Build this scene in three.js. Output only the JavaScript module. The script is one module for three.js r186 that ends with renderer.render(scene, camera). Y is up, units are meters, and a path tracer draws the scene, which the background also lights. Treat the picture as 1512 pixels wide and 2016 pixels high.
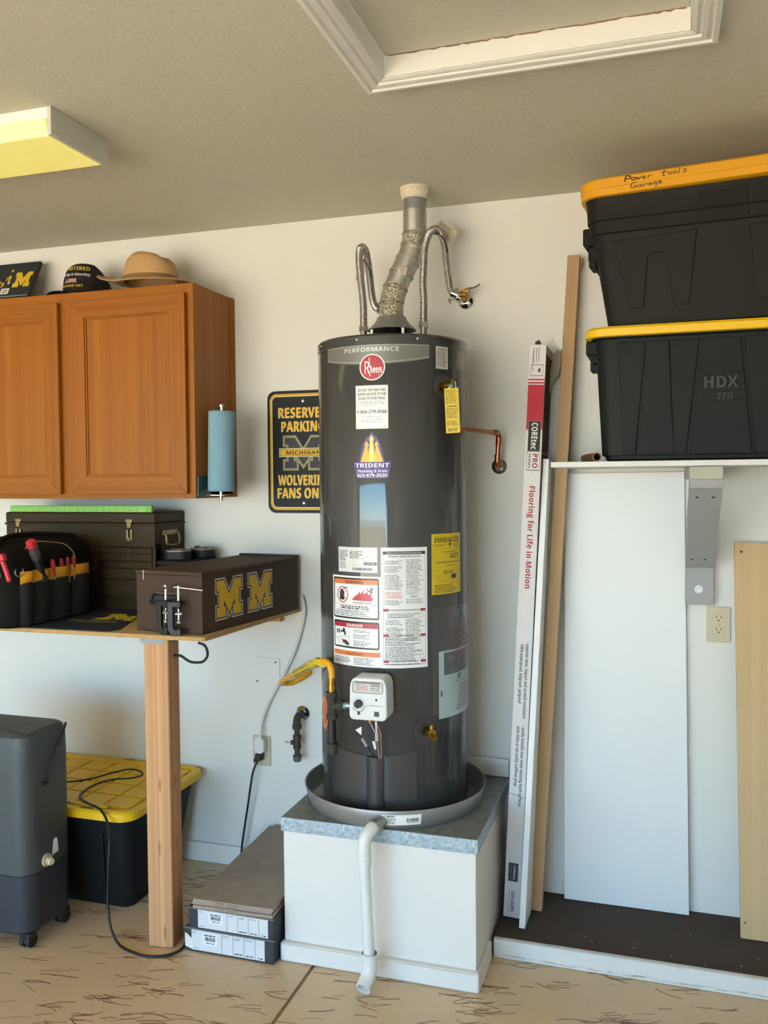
import * as THREE from 'three';
import { Sky } from 'three/addons/objects/Sky.js';
import { RoundedBoxGeometry } from 'three/addons/geometries/RoundedBoxGeometry.js';
import { mergeGeometries, mergeVertices, toCreasedNormals } from 'three/addons/utils/BufferGeometryUtils.js';
import { RectAreaLightUniformsLib } from 'three/addons/lights/RectAreaLightUniformsLib.js';

// ------------------------------------------------------------------ camera, sky, sun, exposure
const scene = new THREE.Scene();
const camera = new THREE.PerspectiveCamera(60.74, 1512 / 2016, 0.05, 300);
camera.position.set(0, 1.486, 3.0075);
camera.rotation.set(-0.0362, 0.3069, -0.0079, 'YXZ');
camera.updateMatrixWorld();
scene.add(camera);

const SUN = new THREE.Vector3(0.45, 1.25, 0.4).normalize();
const sky = new Sky();
sky.name = 'sky';
sky.scale.setScalar(200);
sky.material.uniforms.turbidity.value = 1.5;
sky.material.uniforms.rayleigh.value = 1.3;
sky.material.uniforms.mieCoefficient.value = 0.002;
sky.material.uniforms.mieDirectionalG.value = 0.8;
sky.material.uniforms.sunPosition.value.copy(SUN);
scene.add(sky);
scene.backgroundIntensity = 1.0;

const sun = new THREE.DirectionalLight(new THREE.Color(1, 0.975, 0.87), 44);
sun.position.copy(SUN).multiplyScalar(30).add(new THREE.Vector3(-2, 0, 8));
sun.target.position.set(-2, 0, 8);
sun.castShadow = true;
sun.shadow.mapSize.set(2048, 2048);
Object.assign(sun.shadow.camera, { left: -16, right: 16, top: 16, bottom: -16, near: 1, far: 70 });
scene.add(sun, sun.target);
RectAreaLightUniformsLib.init();

const renderer = new THREE.WebGLRenderer({ antialias: true });
renderer.toneMapping = THREE.LinearToneMapping;
renderer.toneMappingExposure = 1.2;
renderer.shadowMap.enabled = true;

// ------------------------------------------------------------------ helpers
let seed = 7;
const rnd = () => { seed = (seed * 1664525 + 1013904223) >>> 0; return seed / 4294967296; };
const rr = (a, b) => a + (b - a) * rnd();
const V = (x, y, z) => new THREE.Vector3(x, y, z);
const D2R = Math.PI / 180;
const taken = {};
const numbered = (n) => { const k = taken[n] = (taken[n] ?? -1) + 1; return k ? n + '_' + String(k).padStart(3, '0') : n; };
function thing(name, label, category, pos = [0, 0, 0], turn = 0, group) {
  const o = new THREE.Group(); o.name = numbered(name); o.position.set(...pos); o.rotation.y = turn;
  o.userData = { label, category }; if (group) o.userData.group = group;
  scene.add(o); return o;
}
function struct(name) { const o = new THREE.Group(); o.name = name; o.userData = { kind: 'structure' }; scene.add(o); return o; }
function part(parent, name, geo, mat, label, kind) {
  const m = new THREE.Mesh(geo, mat); m.name = name;
  if (label) m.userData.label = label;
  if (kind) m.userData.kind = kind;
  parent.add(m); return m;
}
function single(name, label, category, geo, mat, group) {
  const m = new THREE.Mesh(geo, mat); m.name = numbered(name); m.userData = { label, category }; if (group) m.userData.group = group;
  scene.add(m); return m;
}
function J(...list) {   // join geometries
  const gs = list.flat().map((g) => {
    let q = g.index ? g.toNonIndexed() : g;
    for (const k of Object.keys(q.attributes)) if (!['position', 'normal', 'uv'].includes(k)) q.deleteAttribute(k);
    if (!q.attributes.uv) q.setAttribute('uv', new THREE.BufferAttribute(new Float32Array(q.attributes.position.count * 2), 2));
    return q;
  });
  return gs.length === 1 ? gs[0] : mergeGeometries(gs);
}
// uv in metres; v runs along the grain axis
function uvm(g, grain = 'y', ou = 0, ov = 0) {
  if (g.index) g = g.toNonIndexed();
  const p = g.attributes.position, n = g.attributes.normal, a = new Float32Array(p.count * 2);
  for (let i = 0; i < p.count; i++) {
    const x = p.getX(i), y = p.getY(i), z = p.getZ(i), nx = Math.abs(n.getX(i)), ny = Math.abs(n.getY(i)), nz = Math.abs(n.getZ(i));
    let u, v;
    if (grain === 'y') { if (nx >= ny && nx >= nz) { u = z; v = y; } else if (ny >= nz) { u = x; v = z; } else { u = x; v = y; } }
    else if (grain === 'z') { if (nx >= ny && nx >= nz) { u = y; v = z; } else if (ny >= nz) { u = x; v = z; } else { u = x; v = y; } }
    else { if (nx >= ny && nx >= nz) { u = z; v = y; } else if (ny >= nz) { u = z; v = x; } else { u = y; v = x; } }
    a[i * 2] = u + ou; a[i * 2 + 1] = v + ov;
  }
  g.setAttribute('uv', new THREE.BufferAttribute(a, 2)); return g;
}
const at = (g, x, y, z) => g.translate(x, y, z);
const box = (w, h, d, x = 0, y = 0, z = 0, r = 0, grain = 'y') => uvm(at(r ? new RoundedBoxGeometry(w, h, d, 2, r) : new THREE.BoxGeometry(w, h, d), x, y, z), grain, x * 1.7, z * 1.3);
// box by its extremes
const bb = (x0, x1, y0, y1, z0, z1, r = 0, grain = 'y') => box(x1 - x0, y1 - y0, z1 - z0, (x0 + x1) / 2, (y0 + y1) / 2, (z0 + z1) / 2, r, grain);
const cyl = (r0, r1, h, seg = 24, open = false) => new THREE.CylinderGeometry(r0, r1, h, seg, 1, open);
// cylinder between two points
function rod(a, b, r, r2 = r, seg = 16) {
  const d = b.clone().sub(a), g = cyl(r2, r, d.length(), seg);
  g.applyQuaternion(new THREE.Quaternion().setFromUnitVectors(V(0, 1, 0), d.clone().normalize()));
  return at(g, (a.x + b.x) / 2, (a.y + b.y) / 2, (a.z + b.z) / 2);
}
const curve = (pts, tension = 0.5, type = 'centripetal') => new THREE.CatmullRomCurve3(pts.map((p) => V(...p)), false, type, tension);
const tube = (pts, r, n = 64, seg = 10) => new THREE.TubeGeometry(curve(pts), n, r, seg, false);
const lathe = (pts, seg = 48) => new THREE.LatheGeometry(pts.map((p) => new THREE.Vector2(...p)), seg);
// a lathe whose profile keeps its corners
const turned = (pts, seg = 48, crease = 0.6) => toCreasedNormals(lathe(pts, seg), crease);
function ball(c, r, seg = 12) { return at(new THREE.SphereGeometry(r, seg, seg), c[0], c[1], c[2]); }
function rrShape(w, h, r, x = 0, y = 0) {
  const s = new THREE.Shape(), a = x - w / 2, b = y - h / 2; r = Math.min(r, w / 2 - 1e-5, h / 2 - 1e-5);
  s.moveTo(a + r, b); s.lineTo(a + w - r, b); s.absarc(a + w - r, b + r, r, -Math.PI / 2, 0); s.lineTo(a + w, b + h - r); s.absarc(a + w - r, b + h - r, r, 0, Math.PI / 2);
  s.lineTo(a + r, b + h); s.absarc(a + r, b + h - r, r, Math.PI / 2, Math.PI); s.lineTo(a, b + r); s.absarc(a + r, b + r, r, Math.PI, Math.PI * 1.5); return s;
}
const poly = (pts) => { const s = new THREE.Shape(); pts.forEach((p, i) => (i ? s.lineTo(p[0], p[1]) : s.moveTo(p[0], p[1]))); s.closePath(); return s; };
const ext = (shape, depth, bevel = 0, seg = 8) => new THREE.ExtrudeGeometry(shape, { depth, bevelEnabled: bevel > 0, bevelSize: bevel, bevelThickness: bevel, bevelSegments: 2, curveSegments: seg });
// flat print: a shape whose uv covers w x h
function print(shape, w, h) {
  const g = new THREE.ShapeGeometry(shape, 10), p = g.attributes.position, uv = g.attributes.uv;
  for (let i = 0; i < p.count; i++) uv.setXY(i, p.getX(i) / w + 0.5, p.getY(i) / h + 0.5);
  return g;
}
// bend flat geometry (x = arc, z = outward) round a vertical cylinder of radius R
function wrap(g, R, th0 = 0) {
  const p = g.attributes.position, n = g.attributes.normal;
  for (let i = 0; i < p.count; i++) {
    const t = p.getX(i) / R + th0, r = R + p.getZ(i), s = Math.sin(t), c = Math.cos(t), nx = n.getX(i), nz = n.getZ(i);
    p.setXYZ(i, r * s, p.getY(i), r * c); n.setXYZ(i, nx * c + nz * s, n.getY(i), nz * c - nx * s);
  }
  return g;
}
// a loft of rounded rectangles: rings [w, d, y, r, cx, cz]
function loft(rings, opts = {}) {
  const K = opts.k ?? 6, pts = [];
  const ring = ([w, d, y, r, cx = 0, cz = 0]) => {
    const out = [], q = [[1, 1, 0], [-1, 1, 90], [-1, -1, 180], [1, -1, 270]];
    for (const [sx, sz, a0] of q) for (let k = 0; k <= K; k++) { const a = (a0 + (k / K) * 90) * D2R; out.push([cx + sx * (w / 2 - r) + r * Math.cos(a), y, cz + sz * (d / 2 - r) + r * Math.sin(a)]); }
    return out;
  };
  const R = rings.map(ring), N = R[0].length, pos = [], idx = [];
  R.forEach((q) => q.forEach((p) => pos.push(...p)));
  for (let i = 0; i < R.length - 1; i++) for (let j = 0; j < N; j++) { const a = i * N + j, b = i * N + (j + 1) % N, c = a + N, d = b + N; idx.push(a, c, b, b, c, d); }
  const cap = (i, up) => { const c = pos.length / 3, q = R[i]; let mx = 0, mz = 0; q.forEach((p) => { mx += p[0] / N; mz += p[2] / N; }); pos.push(mx, q[0][1], mz); for (let j = 0; j < N; j++) { const a = i * N + j, b = i * N + (j + 1) % N; up ? idx.push(c, b, a) : idx.push(c, a, b); } };
  if (opts.bottom !== false) cap(0, false);
  if (opts.top !== false) cap(R.length - 1, true);
  const g = new THREE.BufferGeometry(); g.setAttribute('position', new THREE.Float32BufferAttribute(pos, 3)); g.setIndex(idx);
  return toCreasedNormals(g, opts.crease ?? 0.55);
}
// ------------------------------------------------------------------ textures
function canvas(w, h, draw, repeat) {
  const c = document.createElement('canvas'); c.width = w; c.height = h; const x = c.getContext('2d'); draw(x, w, h);
  const t = new THREE.CanvasTexture(c); t.colorSpace = THREE.SRGBColorSpace; t.anisotropy = 8;
  if (repeat) { t.wrapS = t.wrapT = THREE.RepeatWrapping; t.repeat.set(1 / repeat[0], 1 / repeat[1]); }
  return t;
}
// tileable value noise
function noiseGrid(N, cells) {
  const g = []; for (let i = 0; i < cells * cells; i++) g.push(rnd());
  const out = new Float32Array(N * N), f = (t) => t * t * (3 - 2 * t);
  for (let y = 0; y < N; y++) for (let x = 0; x < N; x++) {
    const u = (x / N) * cells, v = (y / N) * cells, i = u | 0, j = v | 0, a = f(u - i), b = f(v - j), I = (i + 1) % cells, K = (j + 1) % cells;
    out[y * N + x] = (g[j * cells + i] * (1 - a) + g[j * cells + I] * a) * (1 - b) + (g[K * cells + i] * (1 - a) + g[K * cells + I] * a) * b;
  }
  return out;
}
function noiseTex(N, layers, repeat, lo = 0, hi = 1) {
  const s = new Float32Array(N * N); let tot = 0;
  for (const [cells, w] of layers) { const g = noiseGrid(N, cells); tot += w; for (let i = 0; i < s.length; i++) s[i] += g[i] * w; }
  const d = new Uint8Array(N * N * 4);
  for (let i = 0; i < s.length; i++) { const v = 255 * (lo + (hi - lo) * s[i] / tot); d[i * 4] = d[i * 4 + 1] = d[i * 4 + 2] = v; d[i * 4 + 3] = 255; }
  const t = new THREE.DataTexture(d, N, N); t.wrapS = t.wrapT = THREE.RepeatWrapping; t.magFilter = THREE.LinearFilter; t.minFilter = THREE.LinearMipmapLinearFilter; t.generateMipmaps = true; t.needsUpdate = true;
  t.repeat.set(1 / repeat[0], 1 / repeat[1]); return t;
}
const again = (t, w, h) => { const c = t.clone(); c.repeat.set(1 / w, 1 / h); c.needsUpdate = true; return c; };
const peel = noiseTex(512, [[90, 1], [45, 1], [150, 0.5]], [0.55, 0.55]);
const grit = noiseTex(256, [[128, 1], [64, 0.7]], [0.12, 0.12]);
const cloth = noiseTex(256, [[100, 1], [16, 0.8]], [0.16, 0.16]);
const crumple = noiseTex(256, [[14, 1], [30, 0.6]], [0.12, 0.12]);
// wood: grain lines along v
function wood(base, dark, light, o = {}) {
  return canvas(512, 1024, (x, w, h) => {
    x.fillStyle = base; x.fillRect(0, 0, w, h);
    for (let i = 0; i < 26; i++) { x.globalAlpha = 0.1; x.fillStyle = rnd() < 0.5 ? dark : light; const c = rr(0, w), s = rr(8, 60); x.fillRect(c, 0, s, h); }
    for (let i = 0; i < (o.n ?? 260); i++) {
      const c = rr(-20, w + 20), a = rr(2, o.wave ?? 10), ph = rr(0, 6.28), f = rr(0.5, 1.4);
      x.globalAlpha = rr(0.05, o.alpha ?? 0.28); x.strokeStyle = rnd() < 0.72 ? dark : light; x.lineWidth = rr(0.6, o.thick ?? 2.4); x.beginPath();
      for (let y = -10; y <= h + 10; y += 24) { const xx = c + a * Math.sin(ph + (f * y) / h * 6.28) + 0.3 * a * Math.sin(ph * 2 + y / 70); y < 0 ? x.moveTo(xx, y) : x.lineTo(xx, y); } x.stroke();
    }
    for (let i = 0; i < (o.cath ?? 0); i++) {   // cathedral figure
      const c = rr(60, w - 60), top = rr(0, h);
      for (let k = 0; k < 9; k++) { x.globalAlpha = 0.22; x.strokeStyle = dark; x.lineWidth = 2; x.beginPath(); x.moveTo(c - 8 - k * 7, top + 340); x.quadraticCurveTo(c - 4 - k * 2, top - k * 26, c, top - 40 - k * 26); x.quadraticCurveTo(c + 4 + k * 2, top - k * 26, c + 8 + k * 7, top + 340); x.stroke(); }
    }
    for (let i = 0; i < (o.pores ?? 900); i++) { x.globalAlpha = rr(0.1, 0.35); x.strokeStyle = dark; x.lineWidth = 0.8; const a = rr(0, w), b = rr(0, h); x.beginPath(); x.moveTo(a, b); x.lineTo(a + rr(-1, 1), b + rr(6, 26)); x.stroke(); }
    for (let i = 0; i < (o.knots ?? 0); i++) { const a = rr(40, w - 40), b = rr(40, h - 40); for (let k = 5; k > 0; k--) { x.globalAlpha = 0.35; x.fillStyle = dark; x.beginPath(); x.ellipse(a, b, k * 3, k * 5, 0, 0, 7); x.fill(); } }
    x.globalAlpha = 1;
  }, [o.w ?? 0.3, o.h ?? 0.6]);
}
// lines of print too small to read
function lines(x, px, py, w, n, lh, color = '#444', th = 0.45, ragged = 0.35) {
  x.fillStyle = color;
  for (let i = 0; i < n; i++) { let c = px; const end = px + w * (1 - ragged * rnd()); while (c < end) { const l = Math.min(rr(lh * 0.5, lh * 2.6), end - c); x.globalAlpha = rr(0.55, 0.95); x.fillRect(c, py + i * lh, l, lh * th); c += l + lh * 0.4; } }
  x.globalAlpha = 1;
}
function txt(x, s, px, py, size, color, o = {}) {
  x.save(); x.fillStyle = color; x.font = (o.style ?? 'bold') + ' ' + size + 'px ' + (o.font ?? 'sans-serif'); x.textAlign = o.align ?? 'center'; x.textBaseline = 'middle'; x.translate(px, py);
  if (o.rot) x.rotate(o.rot);
  let sx = o.sx ?? 1; if (o.fit) sx = o.fit / x.measureText(s).width; x.scale(sx, o.sy ?? 1);
  if (o.stroke) { x.strokeStyle = o.stroke; x.lineWidth = o.sw ?? 3; x.lineJoin = 'round'; x.strokeText(s, 0, 0); }
  x.fillText(s, 0, 0); x.restore();
}
const BLOCK_M = [[0, 1], [0.42, 1], [0.7, 0.6], [0.98, 1], [1.4, 1], [1.4, 0.72], [1.27, 0.72], [1.27, 0.28], [1.4, 0.28], [1.4, 0], [0.9, 0], [0.9, 0.28], [1.01, 0.28], [1.01, 0.46], [0.7, 0.06], [0.39, 0.46], [0.39, 0.28], [0.5, 0.28], [0.5, 0], [0, 0], [0, 0.28], [0.13, 0.28], [0.13, 0.72], [0, 0.72]];
function pathM(x, px, py, w, h) { x.beginPath(); BLOCK_M.forEach(([a, b], i) => { const u = px + (a / 1.4) * w, v = py + (1 - b) * h; i ? x.lineTo(u, v) : x.moveTo(u, v); }); x.closePath(); }
// ------------------------------------------------------------------ materials
const S = (color, roughness = 0.6, o = {}) => new THREE.MeshStandardMaterial({ color, roughness, ...o });
const P = (color, roughness, o) => new THREE.MeshPhysicalMaterial({ color, roughness, ...o });
const M = {
  wall: S('#dedcd5', 0.85, { bumpMap: peel, bumpScale: 0.0006 }),
  ceiling: S('#cdc7b3', 0.92, { bumpMap: again(peel, 0.45, 0.45), bumpScale: 0.0007 }),
  trim: S('#e4e0d6', 0.5), white: S('#e2e2df', 0.45), panelWhite: S('#dedfde', 0.4),
  heater: P('#3a3b3c', 0.38, { specularIntensity: 0.5, clearcoat: 0.85, clearcoatRoughness: 0.03 }),
  heaterDark: S('#2a2a2a', 0.6), black: S('#151515', 0.5), rubber: S('#1b1b1c', 0.7), iron: S('#4b463f', 0.55, { metalness: 0.5, bumpMap: grit, bumpScale: 0.0004 }),
  chrome: S('#d8d8d6', 0.12, { metalness: 1 }), steel: S('#b9b6ae', 0.28, { metalness: 1 }), zinc: S('#a9abab', 0.4, { metalness: 0.85 }),
  duct: S('#c4c2bb', 0.24, { metalness: 0.92, bumpMap: crumple, bumpScale: 0.0006 }), foil: S('#cbc5b0', 0.2, { metalness: 0.95, bumpMap: again(crumple, 0.3, 0.6), bumpScale: 0.006 }),
  brass: S('#b58a3a', 0.28, { metalness: 1 }), copper: S('#b26a45', 0.3, { metalness: 1 }),
  pvc: S('#e4e2dc', 0.4), tote: P('#1a1c1d', 0.55, { specularIntensity: 0.35, bumpMap: grit, bumpScale: 0.0003 }), toteWarm: P('#1e1c19', 0.58, { specularIntensity: 0.35, bumpMap: grit, bumpScale: 0.0003 }),
  yellowLid: S('#e8b90c', 0.42), amberLid: S('#dd9c0a', 0.42), paper: S('#dddcd8', 0.75),
  brownPaint: P('#493930', 0.7, { specularIntensity: 0.4, bumpMap: grit, bumpScale: 0.0004 }), toolbox: P('#382a17', 0.5, { specularIntensity: 0.5, bumpMap: grit, bumpScale: 0.0003 }), dullBrass: S('#8c7a55', 0.4, { metalness: 0.8 }),
  canvasBlack: P('#191715', 0.95, { specularIntensity: 0.3, bumpMap: cloth, bumpScale: 0.0012 }), canvasYellow: S('#c98d14', 0.9, { bumpMap: cloth, bumpScale: 0.0008 }),
  red: S('#c02832', 0.4), darkRed: S('#8e2026', 0.4), grayPlastic: S('#4b4c4e', 0.5), cord: S('#191919', 0.5), whiteCord: S('#d5d3cd', 0.5), ivory: S('#c2b89c', 0.45), ivoryDark: S('#3a3428', 0.6),
  cooler: S('#43494a', 0.5, { bumpMap: grit, bumpScale: 0.0002 }), coolerBase: S('#2c3038', 0.5), gasYellow: S('#e6a317', 0.4), grayPaint: S('#9a9a99', 0.55, { bumpMap: grit, bumpScale: 0.0004 }),
  card: S('#8d7a60', 0.85), tileEdge: S('#a18c7c', 0.8),
};
const label = (t, r = 0.3) => S('#ffffff', r, { map: t });
const cut = (t, r = 0.4) => S('#ffffff', r, { map: t, alphaTest: 0.5 });
const oakTex = wood('#9a5a14', '#663609', '#b47628', { n: 220, wave: 8, cath: 2, pores: 1400, w: 0.32, h: 0.75, alpha: 0.2 });
M.oak = P('#ffffff', 0.45, { map: oakTex, specularIntensity: 0.5 });
const firTex = wood('#cc9868', '#99643c', '#e0b585', { n: 160, wave: 5, pores: 100, knots: 4, w: 0.16, h: 1.1, alpha: 0.3, thick: 3.5 });
M.fir = S('#ffffff', 0.7, { map: firTex });
M.stick = S('#ffffff', 0.65, { map: wood('#b6946a', '#8f6a42', '#caa97e', { n: 200, wave: 3, pores: 300, w: 0.12, h: 1.4, alpha: 0.22 }) });
M.ply = S('#ffffff', 0.7, { map: wood('#c9ab7f', '#a3834f', '#dcc39a', { n: 90, wave: 22, cath: 3, pores: 500, w: 0.5, h: 1.3, alpha: 0.16 }) });
M.plyEdge = S('#ffffff', 0.75, { map: canvas(512, 64, (x, w, h) => { const c = ['#c79f62', '#9a6f3c', '#cfa96e', '#a67a45', '#c49a5c']; c.forEach((k, i) => { x.fillStyle = k; x.fillRect(0, (i * h) / 5, w, h / 5 + 1); }); for (let i = 0; i < 90; i++) { x.globalAlpha = 0.3; x.fillStyle = rnd() < 0.3 ? '#4c3115' : '#dcbb84'; x.fillRect(rr(0, w), rr(0, h), rr(8, 50), rr(2, 5)); } x.globalAlpha = 1; }, [0.35, 0.013]) });
M.endGrain = S('#ffffff', 0.8, { map: canvas(256, 128, (x, w, h) => { x.fillStyle = '#b9b7a6'; x.fillRect(0, 0, w, h); for (let r = 20; r < 420; r += 22) { x.globalAlpha = 0.75; x.strokeStyle = '#8d8b79'; x.lineWidth = 7; x.beginPath(); x.arc(w * 0.15, h * 1.4, r, 0, 7); x.stroke(); } x.globalAlpha = 1; }) });
M.floor = S('#ffffff', 0.36, { map: canvas(1400, 1400, (x, w, h) => {
  x.fillStyle = '#d8bb95'; x.fillRect(0, 0, w, h);
  for (let i = 0; i < 5200; i++) { x.globalAlpha = rr(0.04, 0.14); x.fillStyle = rnd() < 0.5 ? '#8f7456' : '#c9ad8c'; x.beginPath(); x.arc(rr(0, w), rr(0, h), rr(1, 6), 0, 7); x.fill(); }
  const stroke = (a, b, l, ang) => { for (const [ox, oy] of [[0, 0], [w, 0], [-w, 0], [0, h], [0, -h]]) { x.beginPath(); const dx = Math.cos(ang), dy = Math.sin(ang), k = rr(-0.2, 0.2) * l; x.moveTo(a + ox, b + oy); x.quadraticCurveTo(a + ox + dx * l * 0.5 - dy * k, b + oy + dy * l * 0.5 + dx * k, a + ox + dx * l, b + oy + dy * l); x.stroke(); } };
  x.lineCap = 'round';
  for (let i = 0; i < 430; i++) {
    const a = rr(0, w), b = rr(0, h), n = rnd() < 0.35 ? 3 : rnd() < 0.6 ? 2 : 1;
    for (let k = 0; k < n; k++) { x.globalAlpha = rr(0.6, 0.95); x.strokeStyle = ['#5e3620', '#6e4429', '#4c2c1a', '#7c5233'][(rnd() * 4) | 0]; x.lineWidth = rr(1.6, 3.6); stroke(a + rr(-22, 22), b + rr(-8, 8), rr(26, 84), k === 2 ? rr(-0.45, 0) : rr(0.06, 0.5)); }
  }
  for (let i = 0; i < 40; i++) { x.globalAlpha = 0.6; x.fillStyle = rnd() < 0.6 ? '#e5dccb' : '#3b2a1c'; x.beginPath(); x.arc(rr(0, w), rr(0, h), rr(1, 2.5), 0, 7); x.fill(); }
  x.globalAlpha = 1;
}, [1.55, 1.55]) });
M.carpet = S('#ffffff', 1, { bumpMap: again(grit, 0.05, 0.05), bumpScale: 0.002, map: canvas(512, 512, (x, w, h) => { x.fillStyle = '#51433a'; x.fillRect(0, 0, w, h); for (let i = 0; i < 9000; i++) { x.globalAlpha = 0.35; x.fillStyle = rnd() < 0.5 ? '#3d322b' : '#665548'; x.fillRect(rr(0, w), rr(0, h), 3, 2); } for (let i = 0; i < 3; i++) { x.globalAlpha = 0.6; x.fillStyle = '#b3aa9c'; x.fillRect(rr(0, w), rr(0, h), rr(2, 5), rr(1, 3)); } x.globalAlpha = 1; }, [0.6, 0.6]) });
M.spangle = S('#ffffff', 0.42, { metalness: 0.55, map: canvas(512, 512, (x, w, h) => { x.fillStyle = '#a3b0b4'; x.fillRect(0, 0, w, h); for (let i = 0; i < 1600; i++) { x.globalAlpha = rr(0.15, 0.5); x.fillStyle = ['#c7d3d8', '#8b9aa0', '#b2c0c6', '#7e8b8f'][(rnd() * 4) | 0]; const a = rr(0, w), b = rr(0, h), s = rr(8, 24); x.beginPath(); for (let k = 0; k < 5; k++) { const t = k * 1.26 + rr(-0.4, 0.4); x.lineTo(a + Math.cos(t) * s * rr(0.4, 1), b + Math.sin(t) * s * rr(0.4, 1)); } x.fill(); } x.globalAlpha = 1; }, [0.2, 0.2]) });
M.dullMetal = S('#ffffff', 0.5, { metalness: 0.35, map: canvas(512, 512, (x, w, h) => { x.fillStyle = '#8a8d89'; x.fillRect(0, 0, w, h); for (let i = 0; i < 900; i++) { x.globalAlpha = rr(0.08, 0.3); x.fillStyle = ['#9aa09e', '#77756c', '#6b675c', '#969c9b'][(rnd() * 4) | 0]; x.beginPath(); x.ellipse(rr(0, w), rr(0, h), rr(6, 34), rr(5, 20), rr(0, 3), 0, 7); x.fill(); } x.globalAlpha = 1; }, [0.35, 0.35]) });
M.tileTop = S('#ffffff', 0.55, { map: canvas(512, 1024, (x, w, h) => { x.fillStyle = '#97887a'; x.fillRect(0, 0, w, h); for (let i = 0; i < 130; i++) { const g = x.createRadialGradient(0, 0, 2, 0, 0, 1); x.globalAlpha = 0.1; x.fillStyle = rnd() < 0.5 ? '#7c6e60' : '#ada08f'; x.beginPath(); x.ellipse(rr(0, w), rr(0, h), rr(20, 90), rr(15, 60), rr(0, 3), 0, 7); x.fill(); } for (let i = 0; i < 2500; i++) { x.globalAlpha = 0.12; x.fillStyle = rnd() < 0.5 ? '#6f6255' : '#b9ad9d'; x.fillRect(rr(0, w), rr(0, h), 3, 3); } x.globalAlpha = 1; }, [0.31, 0.62]) });
M.ground = S('#ffffff', 0.95, { map: canvas(512, 512, (x, w, h) => { x.fillStyle = '#b8a888'; x.fillRect(0, 0, w, h); for (let i = 0; i < 6000; i++) { x.globalAlpha = 0.3; x.fillStyle = rnd() < 0.5 ? '#9a8468' : '#cdbba2'; x.fillRect(rr(0, w), rr(0, h), 4, 3); } x.globalAlpha = 1; }, [2, 2]) });
M.concrete = S('#c8bdab', 0.9, { bumpMap: grit, bumpScale: 0.0005 });
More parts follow.
